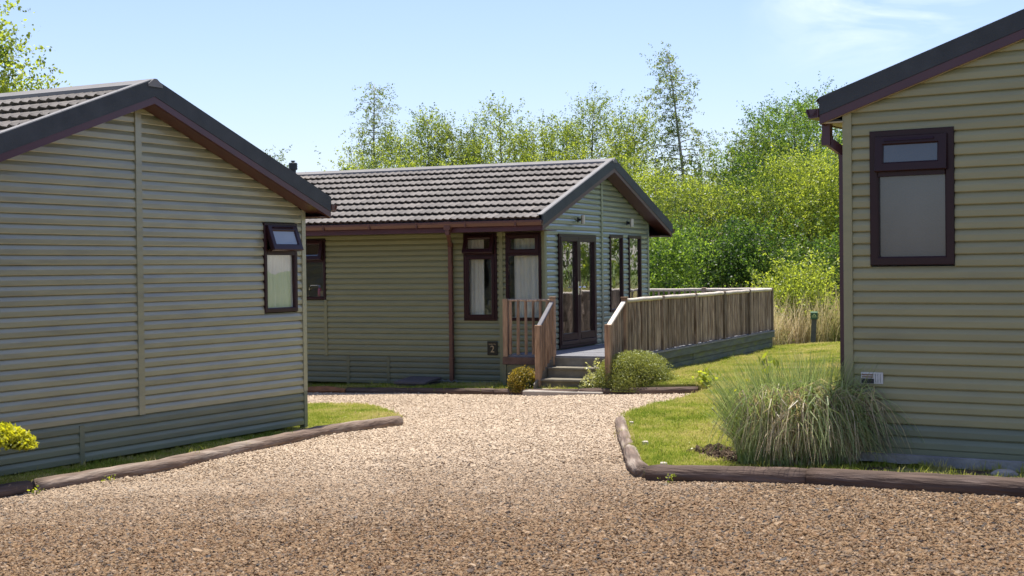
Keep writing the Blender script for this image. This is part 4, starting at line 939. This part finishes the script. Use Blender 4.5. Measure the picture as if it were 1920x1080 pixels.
# field stone by the plinth, inspection cover and cable by the far wall
bm = bmesh.new(); bmesh.ops.create_icosphere(bm, subdivisions=2, radius=.075)
for v in bm.verts: v.co = Vector((v.co.x*1.35, v.co.y*.9, v.co.z*.55))*random.uniform(.92, 1.08)
me = bpy.data.meshes.new('field_stone'); bm.to_mesh(me); bm.free(); me.materials.append(stonem); o = bpy.data.objects.new('field_stone', me); C.objects.link(o); o.location = (3.76, 10.85, zl_r(3.76, 10.85)+.03); tag(o, 'pale stone lying in the grass below the concrete base', 'stone')
hc = Mi.W(Mi.side(2.25, .38, -2.03))
hr = empty('inspection_cover', tuple(hc), MA, 'grey square cover raised on a low frame by the long wall', 'cover')
MB().box(-.30, .30, -.28, .28, -.02, .035).build('frame', hatchm, hr)
MB().hexa([(-.33, -.31, .036), (.30, -.31, .085), (.30, .31, .085), (-.33, .31, .036), (-.33, -.31, .076), (.30, -.31, .125), (.30, .31, .125), (-.33, .31, .076)]).build('lid', hatchm, hr, bevel=.005)
cp_ = [Mi.W(Mi.side(1.98-.035*i, .10+.03*math.sin(i*1.3), -2.0+.045*abs(math.sin(i*.9)))) for i in range(12)]
MB().tube(cp_, .011, 6).build('cable', cablem, smooth=True, label='loose grey cable on the ground between cover and downpipe', cat='cable')
# waymark post
wx, wy = 7.12, 33.6; wp = empty('waymark_post', (wx, wy, G(wx, wy)), -.2, 'dark green marker post with a green arrow sign in tall grass', 'post')
MB().hexa([(-.06, -.05, 0), (.06, -.05, 0), (.06, .05, 0), (-.06, .05, 0), (-.02, -.05, .74), (.10, -.05, .74), (.10, .05, .74), (-.02, .05, .74)]).build('post', greenpost, wp)
MB().hexa([(-.045, -.07, .72), (.125, -.07, .72), (.125, .06, .72), (-.045, .06, .72), (-.045, -.07, .885), (.125, -.07, .885), (.125, .06, .905), (-.045, .06, .905)]).build('sign_cap', greensign, wp, bevel=.006)
yb = -.0722
MB().add([(.04, yb, .862), (-.012, yb, .795), (.010, yb, .795), (.04, yb, .835), (.070, yb, .795), (.092, yb, .795)], [(0, 1, 2, 3), (0, 3, 4, 5)]).build('arrow', yelprint, wp, fix=False)
MB().box(-.012, .092, yb-.001, yb, .772, .786).build('arrow_bar', yelprint, wp)

# ------------------------------------------------------------------ plants
def leaves_mesh(name, cen, size, tone, mt, parent, aspect=.62, flat=0.0, droop=0.0):
    n = len(cen); a = rng.normal(size=(n, 3)); a[:, 2] = a[:, 2]*(1-flat)-droop; a /= np.linalg.norm(a, axis=1)[:, None]+1e-9
    q = rng.normal(size=(n, 3)); b = np.cross(a, q); b /= np.linalg.norm(b, axis=1)[:, None]+1e-9
    s = size*rng.uniform(.65, 1.3, n); A = a*s[:, None]*.5; B = b*(s*aspect*.5)[:, None]
    v = np.stack([cen-A, cen-A*.1+B, cen+A, cen-A*.1-B], 1).reshape(-1, 3)
    return fast_mesh(name, v, 4, mt, parent, tone)
def tree(name, label, cat, x, y, h, crown, base, profile, nb, nleaf, lsize, mt, bark=None, lean=(0, 0), droop=.25, up_=.35, clump=.22, group=None, tr=None, wav=.06, z0=None, tonebias=0.0, fork=0):
    z0 = (G(x, y)-.1) if z0 is None else z0
    root = empty(name, (x, y, z0), 0, label, cat, group); bark = bark or barkm
    r0 = tr or h*.010+.02
    ph = random.uniform(0, 6)
    def trunk(t): return np.array([lean[0]*t**1.4+wav*h*.1*math.sin(ph+t*5)*t, lean[1]*t+wav*h*.1*math.cos(ph*1.3+t*4)*t, h*t])
    b = MB(); pts = [trunk(t) for t in np.linspace(0, .985, 10)]
    b.tube(pts, [max(r0*(1-t*.93), .006) for t in np.linspace(0, 1, 10)], 7)
    cen = []; sig = []; tn = []
    ga = random.uniform(0, 6)
    for i in range(nb):
        f = base+(1-base)*((i+random.random())/nb); ga += 2.4+random.uniform(-.5, .5)
        ln = crown*profile((f-base)/(1-base))*random.uniform(.62, 1.15)+.05; p0 = trunk(f*.97); d = np.array([math.cos(ga), math.sin(ga)])
        u_ = up_*random.uniform(.5, 1.4); path = []
        for t in np.linspace(0, 1, 5):
            path.append(p0+np.array([d[0]*ln*t, d[1]*ln*t, ln*(u_*t-droop*t*t)])+np.array([random.gauss(0, .03), random.gauss(0, .03), 0])*ln*t)
        b.tube(path, [max(r0*.32*(1-f*.7)*(1-t*.85), .004) for t in np.linspace(0, 1, 5)], 4, cap=False)
        tb = random.gauss(0, .24)
        m_ = max(3, int(2+ln*5))
        for k in range(m_):
            t = random.uniform(.22, 1.0)**.8; j = min(int(t*4), 3); q = path[j]+(path[j+1]-path[j])*(t*4-j)
            cen.append(q+np.array([random.gauss(0, .12), random.gauss(0, .12), random.gauss(0, .10)-droop*.15])*min(ln, 1.4)); sig.append(clump*random.uniform(.6, 1.3)); tn.append(.5+tonebias+tb+random.gauss(0, .10))
    cen = np.array(cen); sig = np.array(sig); tn = np.array(tn); idx = rng.integers(0, len(cen), nleaf)
    per = 13; nt_ = nleaf//per+1; ti = rng.integers(0, len(cen), nt_)
    tc_ = cen[ti]+rng.normal(size=(nt_, 3))*sig[ti][:, None]
    out_ = tc_-np.array([0, 0, h*.5]); out_[:, 2] = 0; out_ /= np.linalg.norm(out_, axis=1)[:, None]+1e-6
    vz = .9*up_-1.6*max(droop-.2, 0)*2
    td = out_*.6+rng.normal(0, .45, (nt_, 3)); td[:, 2] += vz; td /= np.linalg.norm(td, axis=1)[:, None]+1e-6
    tl_ = rng.uniform(.22, .62, nt_)*(clump/.22); tt_ = tn[ti]+rng.normal(0, .17, nt_)
    k_ = rng.integers(0, nt_, nleaf); u01 = rng.random(nleaf)
    P = tc_[k_]+td[k_]*(tl_[k_]*u01)[:, None]+rng.normal(0, .034, (nleaf, 3)); P[:, 2] -= droop*.25*u01**2*tl_[k_]
    P[:, 2] = np.maximum(P[:, 2], .05)
    leaves_mesh('crown', P, lsize, np.clip(tt_[k_]+rng.normal(0, .12, nleaf), 0, 1), mt, root, droop=droop*.6)
    b.build('trunk', bark, root, smooth=True, fix=False)
    return root
def at(px, d, ytop=None):
    hor = 502-.0112*(px-960); x = (px-960)/FPX*d
    return (x, d) if ytop is None else (x, d, HC+(hor-ytop)/FPX*d-(G(x, d)-.1))
cone = lambda t: (1-t)**.75*.95+.06
dome = lambda t: math.sqrt(max(0, 1-(2*t-.85)**2/1.4))*.9+.1
egg = lambda t: math.sin(math.pi*min(1, (t*.85+.14)))**.7
spire = lambda t: (1-t)**1.1*.9+.08
TG = 'trees behind the lodges'
# tall birches
x, y, h = at(1310, 45, 85); tree('birch_tree', 'tallest slender birch leaning left with sparse drooping top, right of the middle lodge', 'tree', x, y, h, 1.75, .20, lambda t: (1-t)**.85*.78+.14*abs(math.sin(t*9))+.12, 84, 20000, .060, leaf_birch, barkb, (-1.0, 0), .34, .30, .13, TG)
x, y, h = at(703, 48, 150); tree('birch_tree', 'sparse birch standing up highest over the left part of the middle roof', 'tree', x, y, h, 1.5, .30, lambda t: (1-t)**.7+.12, 84, 16000, .062, leaf_birch, barkb, (0.1, 0), .40, .5, .16, TG)
# thin willows above the ridge
thin = [(805, 46, 215, .95, 'slim pale willow second right of the sparse birch over the roof'), (862, 45, 243, .9, 'low slim willow left of the pointed willow at mid roof'), (956, 46, 203, 1.25, 'pointed pale willow above the middle of the roof ridge'), (1012, 47, 246, 1.0, 'small loose willow between the pointed willow and the double topped willow'), (1108, 46, 190, 1.55, 'broad double topped pale willow above the right end of the ridge'), (1188, 47, 208, 1.1, 'thin willow just left of the tallest birch'), (910, 49, 268, .9, 'faint small willow in the dip above the ridge centre'), (1060, 48, 232, 1.0, 'narrow willow close left of the double topped willow'), (760, 47, 262, 1.1, 'low yellowish willow directly right of the sparse birch')]
for i, (px, d, yt, cw, lb) in enumerate(thin):
    x, y, h = at(px, d, yt); tree('willow_tree', lb, 'tree', x, y, h, cw, .25, egg, 54, 20000, .060, leaf_willow if i not in (1, 6) else leaf_birch, barkm, (random.uniform(-.3, .3), 0), .08, .95, .20, TG)
# yellowish scrub along the left of the roof
for px, d, yt, cw, lb in [(648, 44, 300, .95, 'low green scrub willow at the left end of the tree line'), (690, 45, 283, 1.2, 'yellow green scrub willow under the sparse birch'), (742, 44, 280, 1.2, 'rounded yellow green scrub willow right of the birch foot'), (800, 43, 292, 1.2, 'yellow green scrub willow low behind the roof'), (858, 44, 285, 1.1, 'bright low scrub willow behind the ridge'), (985, 44, 290, 1.3, 'loose scrub willow behind the right half of the ridge'), (1085, 45, 262, 1.3, 'green scrub willow just behind the ridge end'), (1165, 44, 272, 1.4, 'tall scrub willow right of the ridge end')]:
    x, y, h = at(px, d, yt+30); tree('scrub_willow', lb, 'tree', x, y, h, cw, .12, dome, 60, 16000, .066, leaf_willow, barkm, (0, 0), .15, .6, .24, TG, tonebias=.05)
# right hand mass
for nm, lb, px, d, yt, cw, mt, prof, nl, tb in [
    ('poplar_tree', 'dark green poplar with ragged top left of the right lodge gutter', 1452, 48, 212, 1.4, leaf_mid, dome, 19000, -.08),
    ('poplar_tree', 'tall green poplar partly hidden by the right lodge roof corner', 1530, 49, 180, 1.6, leaf_mid, dome, 22000, -.02),
    ('poplar_tree', 'green poplar mostly behind the right lodge roof', 1625, 49, 245, 1.5, leaf_mid, dome, 16000, 0),
    ('poplar_tree', 'upright green poplar between the ragged poplar and the one at the roof corner', 1490, 46.5, 198, 1.2, leaf_mid, dome, 15000, .04),
    ('poplar_tree', 'narrow mid green poplar right of the tallest birch', 1408, 47, 262, 1.15, leaf_birch, dome, 12000, .05),
    ('alder_tree', 'rounded dark alder between the tallest birch and the poplars', 1368, 46, 290, 1.4, leaf_mid, dome, 14000, -.05),
    ('alder_tree', 'dark alder low between the birch and the bright willow', 1425, 45, 325, 1.5, leaf_dark, dome, 14000, 0),
    ('willow_tree', 'big bright yellow green willow beside the right lodge', 1515, 41, 300, 1.55, leaf_willow, dome, 24000, .12),
    ('willow_tree', 'bright yellow willow behind the right slope of the middle roof', 1235, 42, 342, 1.5, leaf_willow, dome, 17000, .10),
    ('willow_tree', 'yellow green willow in front of the tallest birch', 1335, 41, 362, 1.5, leaf_willow, dome, 17000, .02),
    ('willow_tree', 'soft green willow at the centre of the right tree mass', 1430, 40, 370, 1.5, leaf_willow, dome, 16000, -.05),
    ('willow_tree', 'grey green willow behind the right eave of the middle lodge', 1285, 40, 390, 1.25, leaf_birch, dome, 15000, .05),
    ('hazel_bush', 'mid green leafy bush beside the far corner of the middle lodge', 1246, 36, 440, .70, leaf_mid, dome, 9000, .1),
    ('hazel_bush', 'dark green bush low behind the deck railing', 1330, 38, 445, 1.2, leaf_dark, dome, 12000, -.15),
    ('hazel_bush', 'dark glossy bush at the foot of the bright willow', 1430, 38, 440, 1.1, leaf_dark, dome, 12000, 0),
    ('hazel_bush', 'dark bush in deep shade beside the right lodge wall', 1560, 38, 470, .8, leaf_dark, dome, 9000, 0),
    ('elder_bush', 'bright lime bush rising out of the tall grass', 1500, 35.5, 512, .72, leaf_willow, dome, 6500, .3),
    ('elder_bush', 'low lime bush against the end of the deck railing', 1460, 35, 548, .42, leaf_willow, dome, 2600, .3)]:
    x, y, h = at(px, d, yt); tree(nm, lb, 'bush' if 'bush' in nm else 'tree', x, y, h, cw, .05 if 'bush' in nm else .08, prof, 70, int(nl*1.9), .066, mt, barkm, (random.uniform(-.2, .2), 0), .18, .55, .25, TG, tonebias=tb)
# trees farther right behind the right lodge (they close the view and mirror in the doors)
for i, (x, y, h, cw, mt) in enumerate([(14.5, 43, 7.5, 2.4, leaf_mid), (18, 41, 8, 2.6, leaf_willow), (21, 45, 8.5, 2.8, leaf_mid), (24, 42, 7.5, 2.6, leaf_willow), (13.2, 47, 6.0, 2.2, leaf_dark)]):
    tree('willow_tree', ['round green tree hidden behind the right lodge', 'yellow green tree hidden behind the right lodge', 'tall green tree well behind the right lodge', 'yellow green tree farthest right behind the right lodge', 'dark tree hidden behind the right lodge roof'][i], 'tree', x, y, h, cw, .06, dome, 60, 7000, .16, mt, barkm, (0, 0), .18, .55, .35, TG)
# a second row that closes the gaps
for i, (px, d, yt, cw, mt) in enumerate([(1235, 53, 385, 2.2, leaf_mid), (1340, 54, 370, 2.2, leaf_dark), (1440, 54, 340, 2.2, leaf_dark), (1540, 54, 310, 2.2, leaf_mid), (1640, 54, 320, 2.4, leaf_mid)]):
    x, y, h = at(px, d, yt); tree('alder_tree', ['green tree deep in the wood left of the birch', 'green tree deep in the wood behind the birch', 'dark tree deep in the wood behind the alder', 'green tree deep in the wood behind the bright willow', 'green tree deep in the wood behind the right lodge'][i], 'tree', x, y, h, cw, .04, dome, 60, 9000, .15, mt, barkm, (0, 0), .18, .5, .38, TG)
# ash behind the left lodge, willow behind the flue
x, y, h = at(-88, 30, -10); tree('ash_tree', 'bright green ash reaching over the left lodge roof', 'tree', x, y, h, 1.62, .30, lambda t: math.sqrt(max(0, 1-(1.9*t-.75)**2/1.7))*.9+.1, 110, 52000, .085, leaf_willow, barkm, (0, 0), .28, .45, .24, TG, tonebias=.15)
x, y, h = at(512, 44, 284); tree('willow_tree', 'pale willow tip behind the black flue', 'tree', x, y, h, .75, .3, egg, 44, 4500, .060, leaf_birch, barkm, (0, 0), .05, 1.0, .14, TG)

# ---- garden shrubs
def shrub(name, label, x, y, z, rx, ry, rz, n, lsize, mt, toplit=.5, lump=.13, cat='shrub', stemn=18, inner=.55, seed=1):
    root = empty(name, (x, y, z), 0, label, cat); r = np.random.default_rng(seed)
    lum = r.normal(size=(46, 3)); lum /= np.linalg.norm(lum, axis=1)[:, None]; lum[:, 2] = np.abs(lum[:, 2])*1.0-.12
    amp = r.uniform(.86, 1.08, 46)
    k = r.integers(0, 46, n); d = lum[k]+r.normal(0, .22, (n, 3)); d /= np.linalg.norm(d, axis=1)[:, None]
    rad = amp[k]*(1-np.abs(r.normal(0, .16, n)))*np.where(r.random(n) < .2, r.uniform(inner, 1, n), 1)
    P = d*rad[:, None]*np.array([rx, ry, rz]); P[:, 2] = np.maximum(P[:, 2]+rz*.12, .01)
    tone = np.clip(.18+.55*(rad-.6)/.45*toplit*1.6+.25*np.maximum(d[:, 2], 0)*toplit+r.normal(0, .15, n)+(amp[k]-.95)*1.2, 0, 1)  # lit tops and dark insides put into the leaf tone, plus random spread
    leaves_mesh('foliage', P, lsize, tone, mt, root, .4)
    b = MB()
    for i in range(stemn):
        a = r.uniform(0, 6.28); e = r.uniform(.1, 1.2); q = np.array([math.cos(a)*math.cos(e)*rx, math.sin(a)*math.cos(e)*ry, math.sin(e)*rz])*.82
        b.tube([(0, 0, 0), tuple(q*.5+np.array([0, 0, -.03])), tuple(q)], [.014, .009, .004], 5, cap=False)
    b.build('stems', barkm, root, fix=False)
    return root
bx, by = 1.93, 22.25
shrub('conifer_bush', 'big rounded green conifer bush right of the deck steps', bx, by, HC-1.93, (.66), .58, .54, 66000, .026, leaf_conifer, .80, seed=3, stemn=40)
shrub('golden_bush', 'small golden orange bush below the short deck railing', .16, 22.78, HC-1.99, .26, .25, .38, 7000, .036, leaf_gold, .6, seed=5)
vb = shrub('variegated_shrub', 'small white flecked shrub left of the big conifer bush', 1.27, 22.38, HC-1.95, .24, .22, .24, 1900, .055, leaf_var, .7, seed=6)
for k, (dx_, hh) in enumerate(((.05, .50), (-.09, .40), (.17, .44))):
    b = MB().tube([(dx_*.5, 0, .1), (dx_, 0, hh)], [.006, .003], 4); b.build('stem', barkm, vb, fix=False)
    cc = np.array([[dx_*(.5+.5*t), 0, .1+(hh-.1)*t] for t in np.linspace(.4, 1, 30)])+rng.normal(0, .025, (30, 3)); leaves_mesh('sprig', cc, .055, rng.uniform(.4, 1, 30), leaf_var, vb, .5)
def weed(name, label, x, y, z, h, w, n, ls, mt, cat='weed', stems=6):
    root = empty(name, (x, y, z), 0, label, cat); b = MB(); cc = []
    for i in range(stems):
        a = random.uniform(0, 6.28); q = (math.cos(a)*w*random.uniform(.3, 1), math.sin(a)*w*random.uniform(.3, 1), h*random.uniform(.5, 1)); b.tube([(0, 0, 0), (q[0]*.3, q[1]*.3, q[2]*.6), q], [.006, .005, .003], 4, cap=False)
        for j in range(n//stems): t = random.uniform(.3, 1.05); cc.append((q[0]*t*t+random.gauss(0, .03), q[1]*t*t+random.gauss(0, .03), q[2]*t+random.gauss(0, .02)))
    b.build('stems', barkm, root, fix=False); leaves_mesh('leaves', np.array(cc), ls, rng.uniform(.2, 1, len(cc)), mt, root, .6); return root
weed('leafy_weed', 'lime green leafy weed at the end of the dark log by the lawn', 2.80, 20.55, zl_r(2.8, 20.55), .32, .20, 150, .075, leaf_lime)
weed('leafy_weed', 'broad leaved green weed in the lawn left of the tussock', 2.45, 15.2, zl_r(2.45, 15.2), .22, .16, 50, .085, leaf_mid)
weed('leafy_weed', 'tiny weed growing against the brown log', 1.27, 11.68, G(1.27, 11.68), .12, .04, 24, .026, leaf_lime, stems=3)
weed('leafy_weed', 'small weed in the gravel against the short dark log', -4.25, 12.55, G(-4.25, 12.55), .08, .07, 26, .035, leaf_lime, stems=4)
weed('leafy_weed', 'tiny weed on the joint side of the long grey log', -3.83, 13.35, G(-3.83, 13.35), .08, .05, 20, .03, leaf_lime, stems=3)
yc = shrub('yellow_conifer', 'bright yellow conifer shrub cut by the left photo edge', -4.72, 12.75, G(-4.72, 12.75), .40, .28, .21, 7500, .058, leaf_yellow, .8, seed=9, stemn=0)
yf = [c for c in yc.children if c.name.startswith('foliage')][0]; yf.location.z = .42
b = MB().tube([(0, 0, -.05), (.03, 0, .25), (0, .02, .5)], [.028, .024, .012], 7)
for i in range(16):
    a = random.uniform(0, 6.28); b.tube([(0, .01, .38), (.13*math.cos(a), .1*math.sin(a), .46), (.25*math.cos(a), .2*math.sin(a), .44+.16*random.random())], [.010, .007, .003], 4, cap=False)
b.build('trunk', barkm, yc, fix=False)

# ---- straw tussock in front of the right lodge
tx, ty = 2.49, 11.96; tz = zl_r(tx, ty)
tus = empty('ornamental_grass', (tx, ty, tz), 0, 'large shaggy tussock of straw and green blades between the log and the right lodge', 'ornamental grass')
def blades(name, n, fn, mt_, seg=7):
    root, out, hgt, tone, wid = fn(n)
    t = np.linspace(0, 1, seg+1); quads = []
    P = root[:, None, :]+out(t)+0
    P[:, :, 2] = np.maximum(root[:, None, 2]+hgt(t), .012+rng.uniform(0, .03, (n, 1)))
    d = np.gradient(P, axis=1); view = np.array([-.2, -1, .15]); side_ = np.cross(d, view+rng.normal(0, .8, (n, 1, 3))); side_ /= np.linalg.norm(side_, axis=2)[:, :, None]+1e-9
    ww = wid[:, None, None]*(1-.8*t**1.5)[None, :, None]*.5
    A, B = P-side_*ww, P+side_*ww
    V = np.stack([A[:, :-1], B[:, :-1], B[:, 1:], A[:, 1:]], 2).reshape(-1, 3)
    return fast_mesh(name, V, 4, mt_, tus, np.repeat(np.clip(tone, 0, 1), seg))
def droopers(n):
    a = rng.uniform(0, 2*np.pi, n); rr_ = np.sqrt(rng.random(n)); root = np.stack([np.cos(a)*rr_*.42, np.sin(a)*rr_*.26, np.zeros(n)], 1)
    az = np.where(rng.random(n) < .62, rng.normal(-1.75, .75, n), rng.uniform(0, 6.28, n)); R0 = rng.uniform(.28, .66, n)*np.where(np.cos(az) < -.5, .78, 1.0); H = rng.uniform(.28, .66, n); E = rng.uniform(-.02, .35, n)
    dirs = np.stack([np.cos(az), np.sin(az)*.72, np.zeros(n)], 1); k = rng.normal(0, .06, (n, 1))
    def out(t): return dirs[:, None, :]*(R0[:, None]*(t**1.15)[None, :])[:, :, None]+np.stack([k*np.sin(t*5)[None, :], k*.3*t[None, :], 0*k*t[None, :]], 2)
    def hgt(t): return H[:, None]*np.sin(np.minimum(t*1.02, 1)*np.pi*.94)[None, :]**.85*1.0+E[:, None]*t[None, :]*.5
    return root, out, hgt, rng.beta(1.0, .9, n), rng.uniform(.006, .014, n)
def uprights(n):
    a = rng.uniform(0, 2*np.pi, n); rr_ = np.sqrt(rng.random(n)); root = np.stack([np.cos(a)*rr_*.50-.08, np.sin(a)*rr_*.28+.08, np.zeros(n)], 1)
    lean = np.maximum(rng.normal(.0, .16, n)+root[:, 0]*.55, -.45-root[:, 0]*.2); ly = rng.normal(.0, .16, n); H = rng.uniform(.50, 1.12, n)*(1-.25*np.abs(root[:, 0]))
    def out(t): return np.stack([lean[:, None]*(t**1.7)[None, :], ly[:, None]*(t**1.7)[None, :], np.zeros((n, len(t)))], 2)
    def hgt(t): return H[:, None]*(t-.10*t**3)[None, :]
    return root, out, hgt, .10+rng.beta(1.1, 1.9, n)*.85, rng.uniform(.0035, .0085, n)
def wisps(n):
    root = np.stack([rng.uniform(.15, .5, n), rng.uniform(0, .3, n), np.zeros(n)], 1); lean = rng.uniform(.0, .50, n); H = rng.uniform(.45, 1.0, n)
    def out(t): return np.stack([lean[:, None]*(t**1.4)[None, :], np.zeros((n, len(t))), np.zeros((n, len(t)))], 2)
    def hgt(t): return H[:, None]*(t-.12*t**3)[None, :]
    return root, out, hgt, rng.uniform(.05, .5, n), rng.uniform(.003, .0045, n)
blades('dead_blades', 1150, droopers, dead_mat)
blades('drooping_blades', 1200, droopers, blade_mat)
blades('upright_blades', 2400, uprights, blade_mat)
blades('thin_stems', 220, wisps, blade_mat)
fp = np.stack([rng.uniform(-.62, .35, 60), rng.uniform(-.15, .2, 60), rng.uniform(.3, .75, 60)], 1)
leaves_mesh('yellow_flowers', fp, .030, rng.uniform(.5, 1, 60), leaf_yellow, tus)
weed('leafy_weed', 'yellow green seedling standing above the tussock top left', 2.22, 12.25, zl_r(2.2, 12.2)+.55, .42, .08, 26, .075, leaf_lime, stems=3)
# dry twiggy shrub at the left flank of the tussock
weed('dry_shrub', 'dry twiggy brown growth on the left flank of the tussock', 1.98, 12.35, zl_r(1.98, 12.35), .62, .26, 520, .022, blade_mat, 'shrub', stems=70)
# white clover heads dotted in the grass
def dots(name, poly, zf, dens):
    P = visible(sample(poly, dens)); n = len(P); c = np.column_stack([P, [zf(a, b_)+random.uniform(.03, .05) for a, b_ in P]])
    o = leaves_mesh(name, c, .022, rng.uniform(.7, 1, n), leaf_var, None); tag(o, kind='stuff')
dots('clover_flowers', lawn_r, zl_r, 5); dots('clover_flowers', lawn_l, zl_l, 5); dots('clover_flowers', lawn_m, zl_m, 5)
